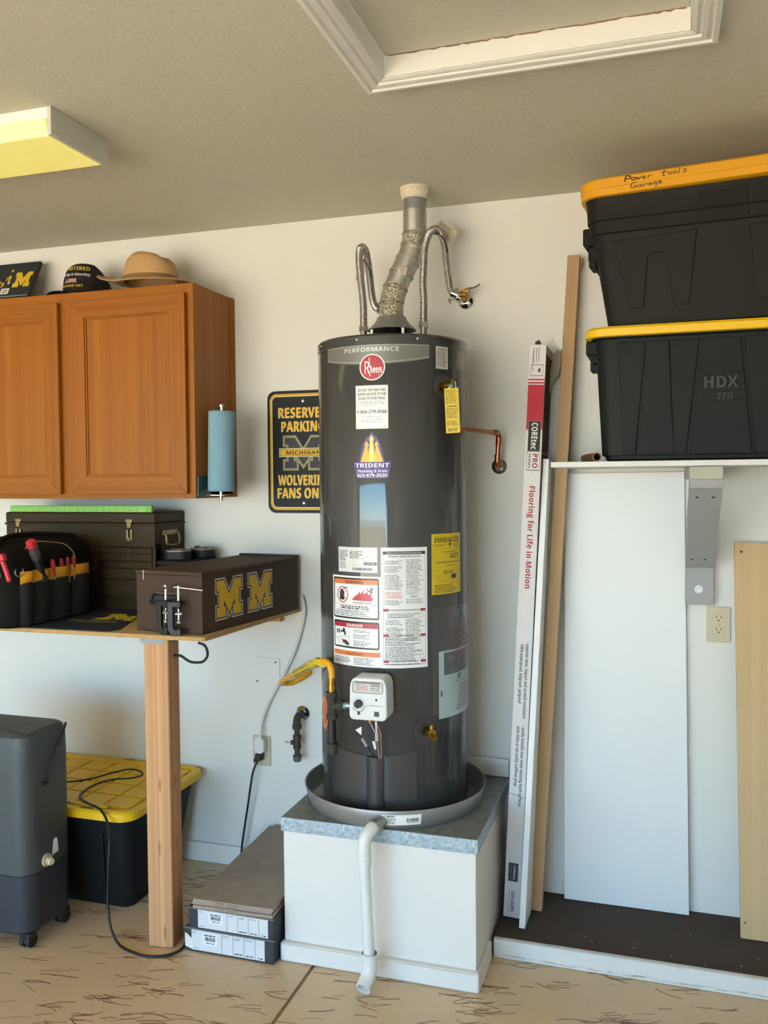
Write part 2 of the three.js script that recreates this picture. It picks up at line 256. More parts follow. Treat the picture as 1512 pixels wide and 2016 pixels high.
// ------------------------------------------------------------------ setting: ground outside, garage shell
const X0 = -5.4, X1 = 0.95, ZD = 6.2, H = 2.44, DX0 = -4.9, DX1 = 0.0, DH = 2.13;
{
  const g = struct('ground'); part(g, 'desert_gravel', uvm(bb(-40, 40, -0.3, -0.06, ZD + 0.12, 70), 'z'), M.ground); part(g, 'driveway', uvm(bb(-5.2, 0.8, -0.06, -0.02, ZD + 0.1, 16), 'z'), M.concrete);
  const f = struct('floor'), jx = -1.01;
  part(f, 'floor_slab', uvm(new THREE.BoxGeometry(jx - 0.006 - X0, 0.1, ZD + 0.12).translate((jx - 0.006 + X0) / 2, -0.05, (ZD + 0.12) / 2), 'z'), M.floor);
  part(f, 'floor_slab', uvm(new THREE.BoxGeometry(X1 - jx - 0.006, 0.1, ZD + 0.12).translate((jx + 0.006 + X1) / 2, -0.05, (ZD + 0.12) / 2), 'z'), M.floor);
  part(f, 'control_joint', bb(jx - 0.006, jx + 0.006, -0.09, -0.005, 0, ZD + 0.1), S('#9a7b5a', 0.9));
  part(f, 'dark_stain', new THREE.PlaneGeometry(0.1, 0.08).rotateX(-Math.PI / 2).translate(-0.655, 0.0006, 0.83), cut(canvas(200, 160, (x, w, h) => { x.clearRect(0, 0, w, h); for (let i = 0; i < 420; i++) { const r = Math.abs(rr(-1, 1) + rr(-1, 1)) * 44, a = rr(0, 6.28); x.fillStyle = ['#4d453b', '#5d5245', '#6d5f4d'][(rnd() * 3) | 0]; x.beginPath(); x.arc(100 + Math.cos(a) * r * 1.1, 80 + Math.sin(a) * r * 0.8, rr(1, 4), 0, 7); x.fill(); } }), 0.6), 'speckled dark oil stain');
  const T = 0.14;
  const wall = (name, g) => { const m = new THREE.Mesh(g, M.wall); m.name = name; m.userData.kind = 'structure'; scene.add(m); };
  wall('wall_back', bb(X0 - T, X1 + T, -0.1, H + 0.3, -T, 0)); wall('wall_left', bb(X0 - T, X0, -0.1, H + 0.3, 0, ZD + T)); wall('wall_right', bb(X1, X1 + T, -0.1, H + 0.3, 0, ZD + T));
  wall('wall_front', J(bb(X0, DX0, -0.1, H + 0.3, ZD, ZD + T), bb(DX1, X1, -0.1, H + 0.3, ZD, ZD + T), bb(DX0, DX1, DH, H + 0.3, ZD, ZD + T)));
  // ceiling with the attic opening left out of it
  const ax0 = -0.632, ax1 = 0.068, az0 = 1.012, az1 = 1.62, c = struct('ceiling');
  part(c, 'ceiling_board', J(uvm(bb(X0, ax0, H, H + 0.3, 0, ZD), 'z'), uvm(bb(ax1, X1, H, H + 0.3, 0, ZD), 'z'), uvm(bb(ax0, ax1, H, H + 0.3, 0, az0), 'z'), uvm(bb(ax0, ax1, H, H + 0.3, az1, ZD), 'z')), M.ceiling);
  // attic hatch: casing of four mitred mouldings, painted jamb, loose panel
  const a = thing('attic_hatch', 'white moulded attic access hatch with a textured lift-out panel in the ceiling', 'hatch', [(ax0 + ax1) / 2, H, (az0 + az1) / 2]);
  const hw = (ax1 - ax0) / 2, hd = (az1 - az0) / 2;
  const prof = [[0, 0], [0.004, -0.013], [0.012, -0.016], [0.016, -0.013], [0.021, -0.013], [0.024, -0.018], [0.034, -0.02], [0.038, -0.017], [0.043, -0.017], [0.047, -0.022], [0.058, -0.021], [0.06, 0]];
  const side = (len, half) => {   // moulding along x, mitred, inner edge at z = 0 growing to -z
    const pos = [], idx = [];
    prof.forEach(([o, y], i) => { pos.push(-half - o, y, -o, half + o, y, -o); if (i) { const k = (i - 1) * 2; idx.push(k, k + 1, k + 2, k + 1, k + 3, k + 2); } });
    const g = new THREE.BufferGeometry(); g.setAttribute('position', new THREE.Float32BufferAttribute(pos, 3)); g.setIndex(idx); g.computeVertexNormals(); return toCreasedNormals(g, 0.35);
  };
  part(a, 'casing', side(0, hw - 0.012).translate(0, 0, -hd + 0.012), M.trim);
  part(a, 'casing', side(0, hw - 0.012).rotateY(Math.PI).translate(0, 0, hd - 0.012), M.trim);
  part(a, 'casing', side(0, hd - 0.012).rotateY(Math.PI / 2).translate(-hw + 0.012, 0, 0), M.trim);
  part(a, 'casing', side(0, hd - 0.012).rotateY(-Math.PI / 2).translate(hw - 0.012, 0, 0), M.trim);
  part(a, 'jamb', J(bb(-hw, hw, -0.012, 0.07, -hd, -hd + 0.012), bb(-hw, hw, -0.012, 0.07, hd - 0.012, hd), bb(-hw, -hw + 0.012, -0.012, 0.07, -hd, hd), bb(hw - 0.012, hw, -0.012, 0.07, -hd, hd)), M.trim);
  part(a, 'panel', uvm(bb(-hw + 0.014, hw - 0.014, 0.036, 0.05, -hd + 0.014, hd - 0.014), 'z'), M.ceiling);
  const torn = []; for (let i = 0; i < 60; i++) torn.push([-hw + 0.02 + (i / 59) * (2 * hw - 0.04), 0.036 + rr(-0.003, 0.001), -hd + 0.013]);
  part(a, 'torn_paint_edge', tube(torn, 0.0018, 120, 5), S('#8a6a4c', 0.9), 'ragged brown tear along the panel edge');
  // baseboards
  const base = (name, g) => { const m = new THREE.Mesh(g, M.trim); m.name = name; m.userData.kind = 'structure'; scene.add(m); };
  base('baseboard_back', bb(X0, -1.12, 0, 0.075, 0, 0.013, 0.004));
  base('baseboard_left', bb(X0, X0 + 0.013, 0, 0.075, 0.013, ZD, 0.004));
  base('trim_1', bb(-1.1, -0.5, 0.449, 0.513, 0, 0.016, 0.005));
  // raised step on the right
  const s = struct('floor_step');
  part(s, 'carpet', uvm(bb(-0.492, X1, 0, 0.056, 0, 0.347), 'z'), M.carpet);
  part(s, 'curb', bb(-0.492, X1, 0, 0.06, 0.347, 0.367, 0.005), S('#ffffff', 0.6, { bumpMap: again(grit, 0.3, 0.3), bumpScale: 0.0008, map: canvas(1024, 64, (x, w, h) => { x.fillStyle = '#dad8d1'; x.fillRect(0, 0, w, h); for (let i = 0; i < 260; i++) { x.globalAlpha = rr(0.03, 0.12); x.fillStyle = rnd() < 0.5 ? '#a79d8c' : '#c4bdae'; x.fillRect(rr(0, w), rr(0, h), rr(3, 14), rr(1, 5)); } for (let i = 0; i < 150; i++) { x.globalAlpha = rr(0.1, 0.35); x.fillStyle = rnd() < 0.5 ? '#7a6246' : '#9c8666'; x.fillRect(rr(0, w), rr(0, 6), rr(6, 40), rr(1, 4)); } x.globalAlpha = 1; }, [1.45, 0.06]) }));
  const sk = []; for (let i = 0; i < 26; i++) { const s2 = rr(0.002, 0.005); sk.push(at(new THREE.TetrahedronGeometry(s2 * 0.6), rr(-0.46, 0.35), 0.058, rr(0.04, 0.34))); }
  part(s, 'crumbs', J(sk.map((q) => q)), S('#b9b2a5', 0.9), 'pale crumbs scattered on the brown carpet', 'stuff');
}
// ------------------------------------------------------------------ ceiling light
{
  const L = 1.22, w = 0.24, h = 0.07, t = thing('ceiling_light', 'wraparound fluorescent ceiling light with yellowish ribbed diffuser, lit', 'light', [-1.48 - L / 2, H, 1.0]);
  part(t, 'housing', bb(-L / 2 + 0.004, L / 2 - 0.004, -0.03, 0, -w / 2 + 0.004, w / 2 - 0.004), M.white);
  const prof = poly([[-w / 2, -0.028], [-w / 2 + 0.012, -h], [w / 2 - 0.012, -h], [w / 2, -0.028]]);
  const ribs = canvas(64, 64, (x, W2, H2) => { x.fillStyle = '#000'; x.fillRect(0, 0, W2, H2); for (let i = 0; i < 8; i++) { x.fillStyle = '#fff'; x.fillRect(i * 8, 0, 4, H2); } }, [0.048, 0.048]); ribs.colorSpace = THREE.NoColorSpace;
  const ribGlow = canvas(64, 64, (x, W2, H2) => { x.fillStyle = '#d9d9d9'; x.fillRect(0, 0, W2, H2); for (let i = 0; i < 8; i++) { x.fillStyle = '#ffffff'; x.fillRect(i * 8, 0, 4, H2); } }, [0.056, 0.056]);
  const lens = ext(prof, L - 0.024); lens.rotateY(Math.PI / 2).translate(-L / 2 + 0.012, 0, 0);
  part(t, 'diffuser', uvm(lens, 'z'), P('#f3efb4', 0.35, { emissive: new THREE.Color('#ffe95a'), emissiveIntensity: 0.46, emissiveMap: ribGlow, bumpMap: ribs, bumpScale: 0.0015 }), 'yellow glowing ribbed diffuser');
  for (const s of [-1, 1]) part(t, 'end_cap', J(bb(s * L / 2 - 0.006, s * L / 2 + 0.006, -h - 0.002, 0, -w / 2, w / 2, 0.002), bb(s * (L / 2 + 0.006) - 0.002, s * (L / 2 + 0.006) + 0.002, -h + 0.012, -h + 0.03, w / 2 - 0.03, w / 2 - 0.012)), S('#c9c7ba', 0.5));
  const r = new THREE.RectAreaLight('#fff3a0', 0.8, L - 0.05, w - 0.04); r.name = 'ceiling_light_glow'; r.position.set(-1.48 - L / 2, H - h - 0.01, 1.0); r.lookAt(-1.48 - L / 2, 0, 1.0); scene.add(r);
}
// ------------------------------------------------------------------ heater stand
const HX = -0.8316, HZ = 0.285, HR = 0.2384;
{
  const t = thing('heater_stand', 'white boxed stand with galvanised metal top under the water heater', 'stand', [-0.808, 0, 0.28]);
  part(t, 'box', bb(-0.305, 0.302, 0, 0.44, -0.28, 0.276, 0.004), S('#e2dcd3', 0.75, { bumpMap: peel, bumpScale: 0.0008 }));
  const top = J(uvm(bb(-0.31, 0.308, 0.44, 0.447, -0.278, 0.281, 0.002), 'z'));
  part(t, 'metal_top', top, M.dullMetal);
  part(t, 'metal_lip', uvm(bb(-0.311, 0.309, 0.404, 0.4465, 0.269, 0.2815, 0.0015), 'x'), M.spangle);
  part(t, 'metal_lip', uvm(bb(0.303, 0.309, 0.404, 0.4465, -0.278, 0.269, 0.0015), 'z'), M.spangle);
  part(t, 'metal_lip', uvm(bb(-0.311, -0.306, 0.404, 0.4465, -0.278, 0.269, 0.0015), 'z'), M.spangle);
  const bmat = S('#e2ddd4', 0.6, { bumpMap: again(grit, 0.4, 0.4), bumpScale: 0.0008 });
  part(t, 'baseboard', bb(-0.313, 0.314, 0, 0.06, 0.27, 0.297, 0.009), bmat);
  part(t, 'baseboard', bb(0.3, 0.314, 0, 0.06, 0.095, 0.275, 0.006), bmat);
}
// ------------------------------------------------------------------ drain pan, drain pipe
{
  const t = thing('drain_pan', 'round grey metal drain pan under the water heater', 'pan', [HX, 0.447, HZ]);
  part(t, 'tray', turned([[0, 0.002], [0.272, 0.002], [0.278, 0.006], [0.292, 0.058], [0.296, 0.06], [0.297, 0.057], [0.281, 0.003], [0.276, 0], [0, 0]], 96, 0.8), S('#9a9995', 0.4, { metalness: 0.5 }));
  const lt = canvas(320, 96, (x, w, h) => { x.fillStyle = '#e8e6e2'; x.fillRect(0, 0, w, h); txt(x, 'M', 22, 16, 18, '#222'); lines(x, 44, 8, 90, 1, 12, '#222', 0.9); lines(x, 10, 32, 110, 5, 11, '#3a3a3a', 0.5); for (let i = 0; i < 34; i++) { x.fillStyle = '#222'; x.fillRect(200 + i * 3, 34, rnd() < 0.5 ? 1.2 : 2.2, 32); } lines(x, 208, 72, 90, 1, 9, '#333', 0.7, 0); });
  const pl = wrap(new THREE.PlaneGeometry(0.118, 0.034, 20, 1).translate(0, 0, 0.0032), 0.287, 20.5 * D2R); pl.translate(0, 0.031, 0);
  const p = pl.attributes.position; for (let i = 0; i < p.count; i++) { const y = p.getY(i), k = 1 + ((y - 0.031) * 0.27) / 0.287; p.setX(i, p.getX(i) * k); p.setZ(i, p.getZ(i) * k); }
  part(t, 'label', pl, label(lt), 'white bar-code label on the pan rim');
  const d = thing('drain_pipe', 'white plastic drain pipe running from the pan down to the floor', 'pipe', [-0.808, 0, 0.61]);
  const fit = J(rod(V(0.018, 0.474, -0.05), V(0.012, 0.472, -0.01), 0.021, 0.021, 8), rod(V(0.012, 0.472, -0.012), V(0.008, 0.468, 0.004), 0.024, 0.024, 20));
  part(d, 'threaded_fitting', fit, M.zinc);
  part(d, 'elbow', J(tube([[0.01, 0.47, -0.005], [0.004, 0.466, 0.012], [-0.006, 0.45, 0.03], [-0.0095, 0.425, 0.034], [-0.0095, 0.395, 0.034]], 0.0195, 32, 20), rod(V(-0.0095, 0.402, 0.034), V(-0.0095, 0.368, 0.034), 0.0208, 0.0208, 24)), M.pvc);
  part(d, 'straight_pipe', rod(V(-0.0095, 0.375, 0.034), V(0.004, 0.075, 0.034), 0.0165, 0.0165, 24), M.pvc);
  const out = tube([[0.004, 0.112, 0.034], [0.004, 0.075, 0.034], [0.003, 0.052, 0.04], [0.0, 0.036, 0.056], [-0.003, 0.0265, 0.075]], 0.0222, 36, 24);
  const inner = tube([[0.003, 0.055, 0.038], [0.0, 0.037, 0.055], [-0.003, 0.0263, 0.0755]], 0.0182, 16, 24);
  const ii = inner.index.array; for (let i = 0; i < ii.length; i += 3) { const q = ii[i]; ii[i] = ii[i + 1]; ii[i + 1] = q; } const nn = inner.attributes.normal; for (let i = 0; i < nn.count; i++) nn.setXYZ(i, -nn.getX(i), -nn.getY(i), -nn.getZ(i));
  const lip = new THREE.RingGeometry(0.0182, 0.0222, 24, 1); lip.lookAt(V(-0.14, -0.44, 0.88)); lip.translate(-0.003, 0.0264, 0.0755);
  part(d, 'outlet_elbow', J(out, inner, lip), M.pvc);
}
// ------------------------------------------------------------------ water heater
const HY = 0.45;
const heater = thing('water_heater', 'tall dark grey cylindrical gas water heater covered in labels', 'water heater', [HX, HY, HZ]);
const onTank = (th0, th1, y0, y1, lift = 0.0007) => { const w = ((th1 - th0) * D2R) * HR; return wrap(new THREE.PlaneGeometry(w, y1 - y0, Math.max(4, Math.round(w * 200)), 1).translate(0, 0, lift), HR, ((th0 + th1) / 2) * D2R).translate(0, (y0 + y1) / 2 - HY, 0); };
const sticker = (name, q, tex, lab, rough) => part(heater, name, onTank(...q), rough ?? label(tex), lab);
{
  const y = (v) => v - HY;
  part(heater, 'jacket', turned([[0, 0.0005], [0.23, 0.0005], [0.236, y(0.462)], [HR, y(0.47)], [HR, y(1.888)], [0.236, y(1.894)]], 128, 0.5), M.heater);
  part(heater, 'top_cap', turned([[0.2365, y(1.888)], [0.2405, y(1.891)], [0.2405, y(1.916)], [0.237, y(1.922)], [0.22, y(1.925)], [0, y(1.93)]], 128, 0.5), M.heater);
  for (const a of [-8.9, 35.7, 82, -50]) part(heater, 'screw', J(at(new THREE.SphereGeometry(0.0042, 12, 8).scale(1, 1, 0.6), 0, 0, 0)).rotateY(a * D2R).translate(0.2405 * Math.sin(a * D2R), y(1.9075), 0.2405 * Math.cos(a * D2R)), M.chrome);
  const slab = (th0, th1, y0, y1, dz, r) => { const w = (th1 - th0) * D2R * HR, g = new THREE.BoxGeometry(w, y1 - y0, dz, 14, 1, 1).translate(0, 0, dz / 2); return wrap(g, HR, ((th0 + th1) / 2) * D2R).translate(0, (y0 + y1) / 2 - HY, 0); };
  // nameplate
  const bw = 83.7 * D2R * HR, bs = new THREE.Shape(); bs.moveTo(-bw / 2, 0.032); bs.quadraticCurveTo(0, 0.034, bw / 2, 0.032); bs.lineTo(bw / 2, -0.008); bs.quadraticCurveTo(0, -0.046, -bw / 2, -0.008); bs.closePath();
  const bt = canvas(1024, 256, (x, w, h) => {
    const X = (m) => (m / bw + 0.5) * w, Y = (m) => h * (0.5 - (m + 0.0) / 0.084); x.fillStyle = '#777874'; x.fillRect(0, 0, w, h);
    x.strokeStyle = '#b9bab6'; x.lineWidth = 5; x.beginPath(); x.moveTo(X(-bw / 2), Y(0.030)); x.lineTo(X(bw / 2), Y(0.030)); x.stroke();
    x.beginPath(); x.moveTo(X(-bw / 2), Y(-0.0035)); x.quadraticCurveTo(X(0), Y(-0.039), X(bw / 2), Y(-0.0035)); x.stroke();
    txt(x, 'PERFORMANCE', X(-0.008), Y(0.018), 56, '#c9cac6', { fit: (0.177 / bw) * w });
  });
  const grid = new THREE.PlaneGeometry(bw, 0.084, 40, 1), gp = grid.attributes.position;   // clipped to the plate's outline by its own vertices
  for (let i = 0; i < gp.count; i++) { const u = gp.getX(i) / (bw / 2), low = -0.008 - 0.019 * (1 - u * u); gp.setY(i, gp.getY(i) > 0 ? 0.0325 + 0.001 * (1 - u * u) : low); grid.attributes.uv.setXY(i, (u + 1) / 2, gp.getY(i) / 0.084 + 0.5); }
  part(heater, 'nameplate', wrap(grid.translate(0, 0, 0.0012), HR, 3.1 * D2R).translate(0, y(1.8585), 0), S('#ffffff', 0.32, { map: bt, metalness: 0.25 }), 'grey nameplate with PERFORMANCE lettering');
  const lg = canvas(512, 512, (x, w) => {
    x.fillStyle = '#e6e6e2'; x.fillRect(0, 0, w, w); x.fillStyle = '#b01f30'; x.beginPath(); x.arc(w / 2, w / 2, w * 0.455, 0, 7); x.fill();
    txt(x, 'R', 150, 262, 330, '#f0efec', { sx: 0.62, style: 'normal' }); txt(x, 'heem', 335, 300, 150, '#f0efec', { fit: 236, sy: 1.25 });
    x.strokeStyle = '#f0efec'; x.lineWidth = 15; x.beginPath(); x.moveTo(200, 70); x.lineTo(212, 270); x.stroke(); x.beginPath(); x.moveTo(170, 285); x.lineTo(222, 425); x.stroke(); txt(x, '®', 395, 398, 30, '#f0efec');
  });
  const disc = new THREE.RingGeometry(0.0004, 0.0395, 64, 6).translate(0, 0, 0.002), du = disc.attributes.position; for (let i = 0; i < du.count; i++) disc.attributes.uv.setXY(i, du.getX(i) / 0.079 + 0.5, du.getY(i) / 0.079 + 0.5);
  part(heater, 'round_badge', wrap(disc, HR, 2.6 * D2R).translate(0, y(1.823), 0), label(lg, 0.25), 'round red badge with white lettering');
  // stickers
  sticker('small_label', [50.5, 62.3, 1.8215, 1.889], canvas(192, 288, (x, w, h) => { x.fillStyle = '#dcdad2'; x.fillRect(0, 0, w, h); x.strokeStyle = '#777'; x.lineWidth = 4; x.strokeRect(6, 6, w - 12, h - 12); lines(x, 20, 22, 150, 2, 15, '#222', 0.7, 0.1); lines(x, 18, 58, 156, 17, 12.5, '#222', 0.62, 0.1); }), 'small white label of fine print');
  const notice = sticker('notice_sticker', [-10.3, 14, 1.6405, 1.7695], canvas(400, 512, (x, w, h) => {
    x.fillStyle = '#ebe9e4'; x.fillRect(0, 0, w, h); txt(x, 'DO NOT RETURN THIS', w / 2, 55, 44, '#111', { fit: 350 }); txt(x, 'WATER HEATER TO THE', w / 2, 103, 44, '#111', { fit: 358 }); txt(x, 'PLACE OF PURCHASE', w / 2, 152, 44, '#111', { fit: 330 });
    lines(x, 40, 190, 330, 2, 22, '#777', 0.4, 0.05); lines(x, 100, 238, 200, 1, 20, '#888', 0.35, 0.1); txt(x, '1-866-279-4566', w / 2, 310, 56, '#151515', { fit: 372 }); lines(x, 90, 364, 230, 1, 20, '#888', 0.35, 0); lines(x, 35, 398, 340, 2, 24, '#888', 0.35, 0.2); lines(x, 320, 488, 50, 1, 14, '#888', 0.4, 0);
  }), 'white notice sticker with a phone number'); notice.rotation.z = 0;
  sticker('company_sticker', [-13.2, 16.6, 1.4895, 1.632], null, 'purple and yellow plumbing company sticker', cut(canvas(512, 584, (x, w, h) => {
    const out = (f, e) => { x.fillStyle = f; x.beginPath(); [[256, 6], [300, 60], [318, 60], [372, 170], [392, 240], [420, 370], [496, 370], [496, 440], [478, 480], [470, 560], [440, 572], [70, 572], [44, 540], [40, 480], [14, 440], [14, 372], [92, 372], [118, 230], [140, 170], [196, 60], [214, 60]].forEach(([a, b], i) => { const u = 256 + (a - 256) * e, v = 290 + (b - 290) * e; i ? x.lineTo(u, v) : x.moveTo(u, v); }); x.closePath(); x.fill(); };
    x.clearRect(0, 0, w, h); out('#4b2f78', 1); out('#8f79b5', 0.972); out('#4f2f80', 0.945);
    const prong = (c, top, bw2, lean, col) => { x.fillStyle = col; x.beginPath(); x.moveTo(c + lean, top); x.lineTo(c + lean + 34, top + 62); x.lineTo(c + lean + 16, top + 56); x.lineTo(c + bw2, 372); x.lineTo(c - bw2, 372); x.lineTo(c + lean - 16, top + 56); x.lineTo(c + lean - 34, top + 62); x.closePath(); x.fill(); };
    x.save(); prong(160, 110, 52, 32, '#e0b63a'); prong(352, 110, 52, -32, '#e2b84a'); prong(256, 34, 60, 0, '#d9c22c'); prong(256, 50, 26, 0, '#f0df6a'); x.restore();
    x.fillStyle = '#4f2f80'; x.fillRect(26, 376, 460, 84); x.fillRect(52, 455, 410, 104);
    txt(x, 'TRIDENT', 256, 414, 72, '#f4f2f4', { fit: 440 }); txt(x, 'Plumbing & Drain', 256, 482, 48, '#e8e2f0', { fit: 390, font: 'serif', style: 'italic bold' }); txt(x, '623-879-2020', 256, 535, 52, '#f4f2f4', { fit: 390 });
  })));
  sticker('rating_plate', [-27.8, 5.3, 1.2085, 1.2845], canvas(512, 280, (x, w, h) => { x.fillStyle = '#d6d6d4'; x.fillRect(0, 0, w, h); lines(x, 16, 40, 130, 7, 17, '#444', 0.6, 0.3); lines(x, 170, 44, 170, 5, 17, '#444', 0.6, 0.3); lines(x, 16, 170, 110, 5, 15, '#3a3a3a', 0.5, 0.3); x.strokeStyle = '#777'; x.lineWidth = 2; x.strokeRect(350, 40, 150, 110); x.strokeRect(205, 130, 140, 70); x.beginPath(); x.arc(418, 108, 26, 0, 7); x.stroke(); x.fillStyle = '#555'; x.fillRect(352, 165, 152, 32); lines(x, 370, 175, 110, 1, 16, '#ddd', 0.7, 0); for (let i = 0; i < 62; i++) { x.fillStyle = '#222'; x.fillRect(200 + i * 4.2, 228, rnd() < 0.5 ? 1.5 : 3, 30); } }), 'silver rating plate with bar code');
  sticker('instruction_label', [7.8, 42, 0.921, 1.285], canvas(640, 1280, (x, w, h) => {
    x.fillStyle = '#e4e4e2'; x.fillRect(0, 0, w, h); x.strokeStyle = '#333'; x.lineWidth = 3; x.strokeRect(28, 44, w - 56, h - 80);
    x.fillStyle = '#1d1d1d'; x.fillRect(30, 42, w - 60, 32); txt(x, 'INSTALLATION AND OPERATING INSTRUCTIONS', w / 2, 59, 22, '#ddd', { fit: 480 }); txt(x, 'AUTOMATIC STORAGE WATER HEATER', w / 2, 96, 24, '#222', { fit: 440 });
    lines(x, 50, 140, 250, 3, 15, '#3a3a3a'); lines(x, 50, 200, 250, 5, 15, '#3a3a3a'); lines(x, 50, 290, 250, 11, 15, '#3a3a3a'); lines(x, 50, 470, 250, 5, 15, '#b55', 0.5, 0.1); lines(x, 50, 560, 250, 4, 14, '#3a3a3a'); lines(x, 340, 130, 255, 20, 15.5, '#3a3a3a'); lines(x, 340, 445, 255, 4, 15, '#666'); txt(x, '▲ WARNING', 440, 520, 22, '#222'); lines(x, 340, 545, 240, 4, 14, '#666', 0.5, 0.1);
    const bar = (y2, s) => { x.fillStyle = '#9e2634'; x.fillRect(30, y2, 72, 27); x.fillRect(w - 102, y2, 72, 27); txt(x, s, w / 2, y2 + 14, 23, '#222', { fit: s.length * 11.4 }); };
    bar(650, 'FOR YOUR SAFETY READ BEFORE OPERATING'); x.strokeStyle = '#555'; x.lineWidth = 2; x.strokeRect(80, 692, w - 150, 52); lines(x, 92, 704, 450, 3, 15, '#3a3a3a', 0.5, 0.3);
    lines(x, 60, 768, 240, 4, 15, '#3a3a3a'); lines(x, 60, 845, 240, 9, 15, '#3a3a3a'); lines(x, 330, 760, 260, 16, 15, '#3a3a3a');
    bar(880 + 40, 'LIGHTING INSTRUCTIONS'); lines(x, 50, 965, 500, 5, 17, '#3a3a3a', 0.5, 0.5); lines(x, 50, 1055, 520, 6, 16, '#3a3a3a', 0.5, 0.25); lines(x, 50, 1150, 420, 4, 16, '#3a3a3a', 0.5, 0.2); x.strokeStyle = '#333'; x.lineWidth = 3; x.beginPath(); x.arc(560, 1160, 28, 0, 7); x.stroke();
    bar(1196, 'TO TURN OFF GAS TO THE APPLIANCE'); lines(x, 50, 1234, 500, 1, 16, '#3a3a3a', 0.5, 0.2);
  }), 'tall white label of operating instructions with red bars');
  sticker('warning_label', [-34.6, 7.8, 0.9215, 1.1965], canvas(768, 1180, (x, w, h) => {
    x.fillStyle = '#e6e6e4'; x.fillRect(0, 0, w, h);
    const frame = (y0, y1) => { x.fillStyle = '#1f1f1f'; x.beginPath(); x.roundRect(18, y0, w - 44, y1 - y0, 26); x.fill(); x.fillStyle = '#e6e6e4'; x.beginPath(); x.roundRect(36, y0 + 22, w - 80, y1 - y0 - 44, 12); x.fill(); };
    frame(24, 560); x.fillStyle = '#d9793f'; x.fillRect(38, 46, w - 84, 62); txt(x, '▲ WARNING', w / 2 - 20, 78, 54, '#2a211a', { fit: 330 });
    x.strokeStyle = '#b13040'; x.lineWidth = 13; x.beginPath(); x.ellipse(190, 250, 92, 100, 0, 0, 7); x.stroke(); x.fillStyle = '#222'; x.fillRect(140, 200, 84, 120); x.fillRect(160, 178, 40, 30); x.lineWidth = 10; x.strokeStyle = '#222'; x.beginPath(); x.moveTo(205, 185); x.quadraticCurveTo(240, 150, 280, 152); x.stroke(); x.strokeStyle = '#b13040'; x.beginPath(); x.moveTo(122, 185); x.lineTo(258, 315); x.stroke();
    x.fillStyle = '#c23343'; x.beginPath(); [[350, 315], [400, 260], [440, 240], [470, 190], [480, 235], [540, 170], [520, 235], [580, 200], [600, 240], [650, 225], [630, 270], [672, 285], [640, 320]].forEach(([a, b], i) => (i ? x.lineTo(a, b) : x.moveTo(a, b))); x.fill(); x.strokeStyle = '#222'; x.lineWidth = 12; x.beginPath(); x.arc(640, 165, 14, 0, 7); x.moveTo(640, 182); x.lineTo(620, 230); x.moveTo(655, 205); x.lineTo(590, 185); x.lineTo(580, 155); x.stroke();
    txt(x, 'Flammable Vapors', 500, 345, 30, '#222'); x.fillStyle = '#333'; x.fillRect(38, 372, w - 84, 3); lines(x, 150, 390, 460, 2, 25, '#222', 0.7, 0.1); lines(x, 60, 448, 620, 4, 22, '#3a3a3a', 0.5, 0.25);
    frame(592, 950); x.fillStyle = '#a92536'; x.fillRect(38, 614, w - 84, 62); txt(x, '▲ DANGER', w / 2 - 20, 646, 54, '#efe9e4', { fit: 300 }); x.fillStyle = '#333'; x.fillRect(300, 680, 3, 245);
    x.fillStyle = '#222'; x.beginPath(); x.roundRect(75, 710, 24, 56, 8); x.fill(); x.beginPath(); x.roundRect(112, 710, 24, 56, 8); x.fill(); x.fillRect(150, 725, 80, 24); x.fillRect(190, 695, 40, 36); x.fillRect(214, 735, 30, 50); x.fillStyle = '#53262a'; x.beginPath(); x.ellipse(250, 880, 52, 26, 0.55, 0, 7); x.fill(); x.strokeStyle = '#53262a'; x.lineWidth = 9; for (let i = 0; i < 4; i++) { x.beginPath(); x.moveTo(225, 865 + i * 6); x.lineTo(165 + i * 6, 836 + i * 15); x.stroke(); } x.strokeStyle = '#444'; x.lineWidth = 3; x.beginPath(); x.moveTo(70, 830); x.lineTo(200, 800); x.lineTo(290, 800); x.moveTo(70, 830); x.lineTo(180, 915); x.stroke();
    lines(x, 370, 705, 270, 2, 20, '#3a3a3a'); lines(x, 370, 765, 270, 3, 20, '#3a3a3a'); lines(x, 370, 845, 260, 4, 20, '#3a3a3a');
    x.fillStyle = '#d9793f'; x.fillRect(14, 985, w - 30, 62); txt(x, '▲ WARNING', w / 2 - 20, 1018, 50, '#7b4a26', { fit: 300 }); lines(x, 30, 1070, 300, 4, 20, '#3a3a3a', 0.5, 0.2); lines(x, 370, 1066, 300, 5, 20, '#3a3a3a', 0.5, 0.2);
  }), 'white safety label with orange and red warning panels');
  sticker('energy_label', [45.8, 78, 1.137, 1.322], canvas(448, 640, (x, w, h) => {
    x.fillStyle = '#d3b61c'; x.fillRect(0, 0, w, h); lines(x, 20, 22, 160, 1, 10, '#2f2708', 0.5, 0); lines(x, 250, 22, 170, 1, 10, '#2f2708', 0.5, 0); txt(x, 'ENERGYGUIDE', w / 2, 66, 62, '#120f04', { fit: 385, sy: 1.15 }); x.fillStyle = '#221c08'; x.fillRect(240, 70, 12, 45); x.beginPath(); x.moveTo(222, 106); x.lineTo(270, 106); x.lineTo(246, 140); x.fill();
    lines(x, 22, 110, 180, 2, 14, '#5a4d14', 0.5, 0.2); lines(x, 290, 108, 120, 3, 14, '#5a4d14', 0.5, 0.3); lines(x, 130, 190, 220, 1, 14, '#3d330c', 0.6, 0); txt(x, '$231', 325, 238, 70, '#120f04', { fit: 150 }); x.fillStyle = '#2c240a'; x.fillRect(48, 300, 350, 7); lines(x, 180, 334, 140, 1, 12, '#2f2708', 0.6, 0);
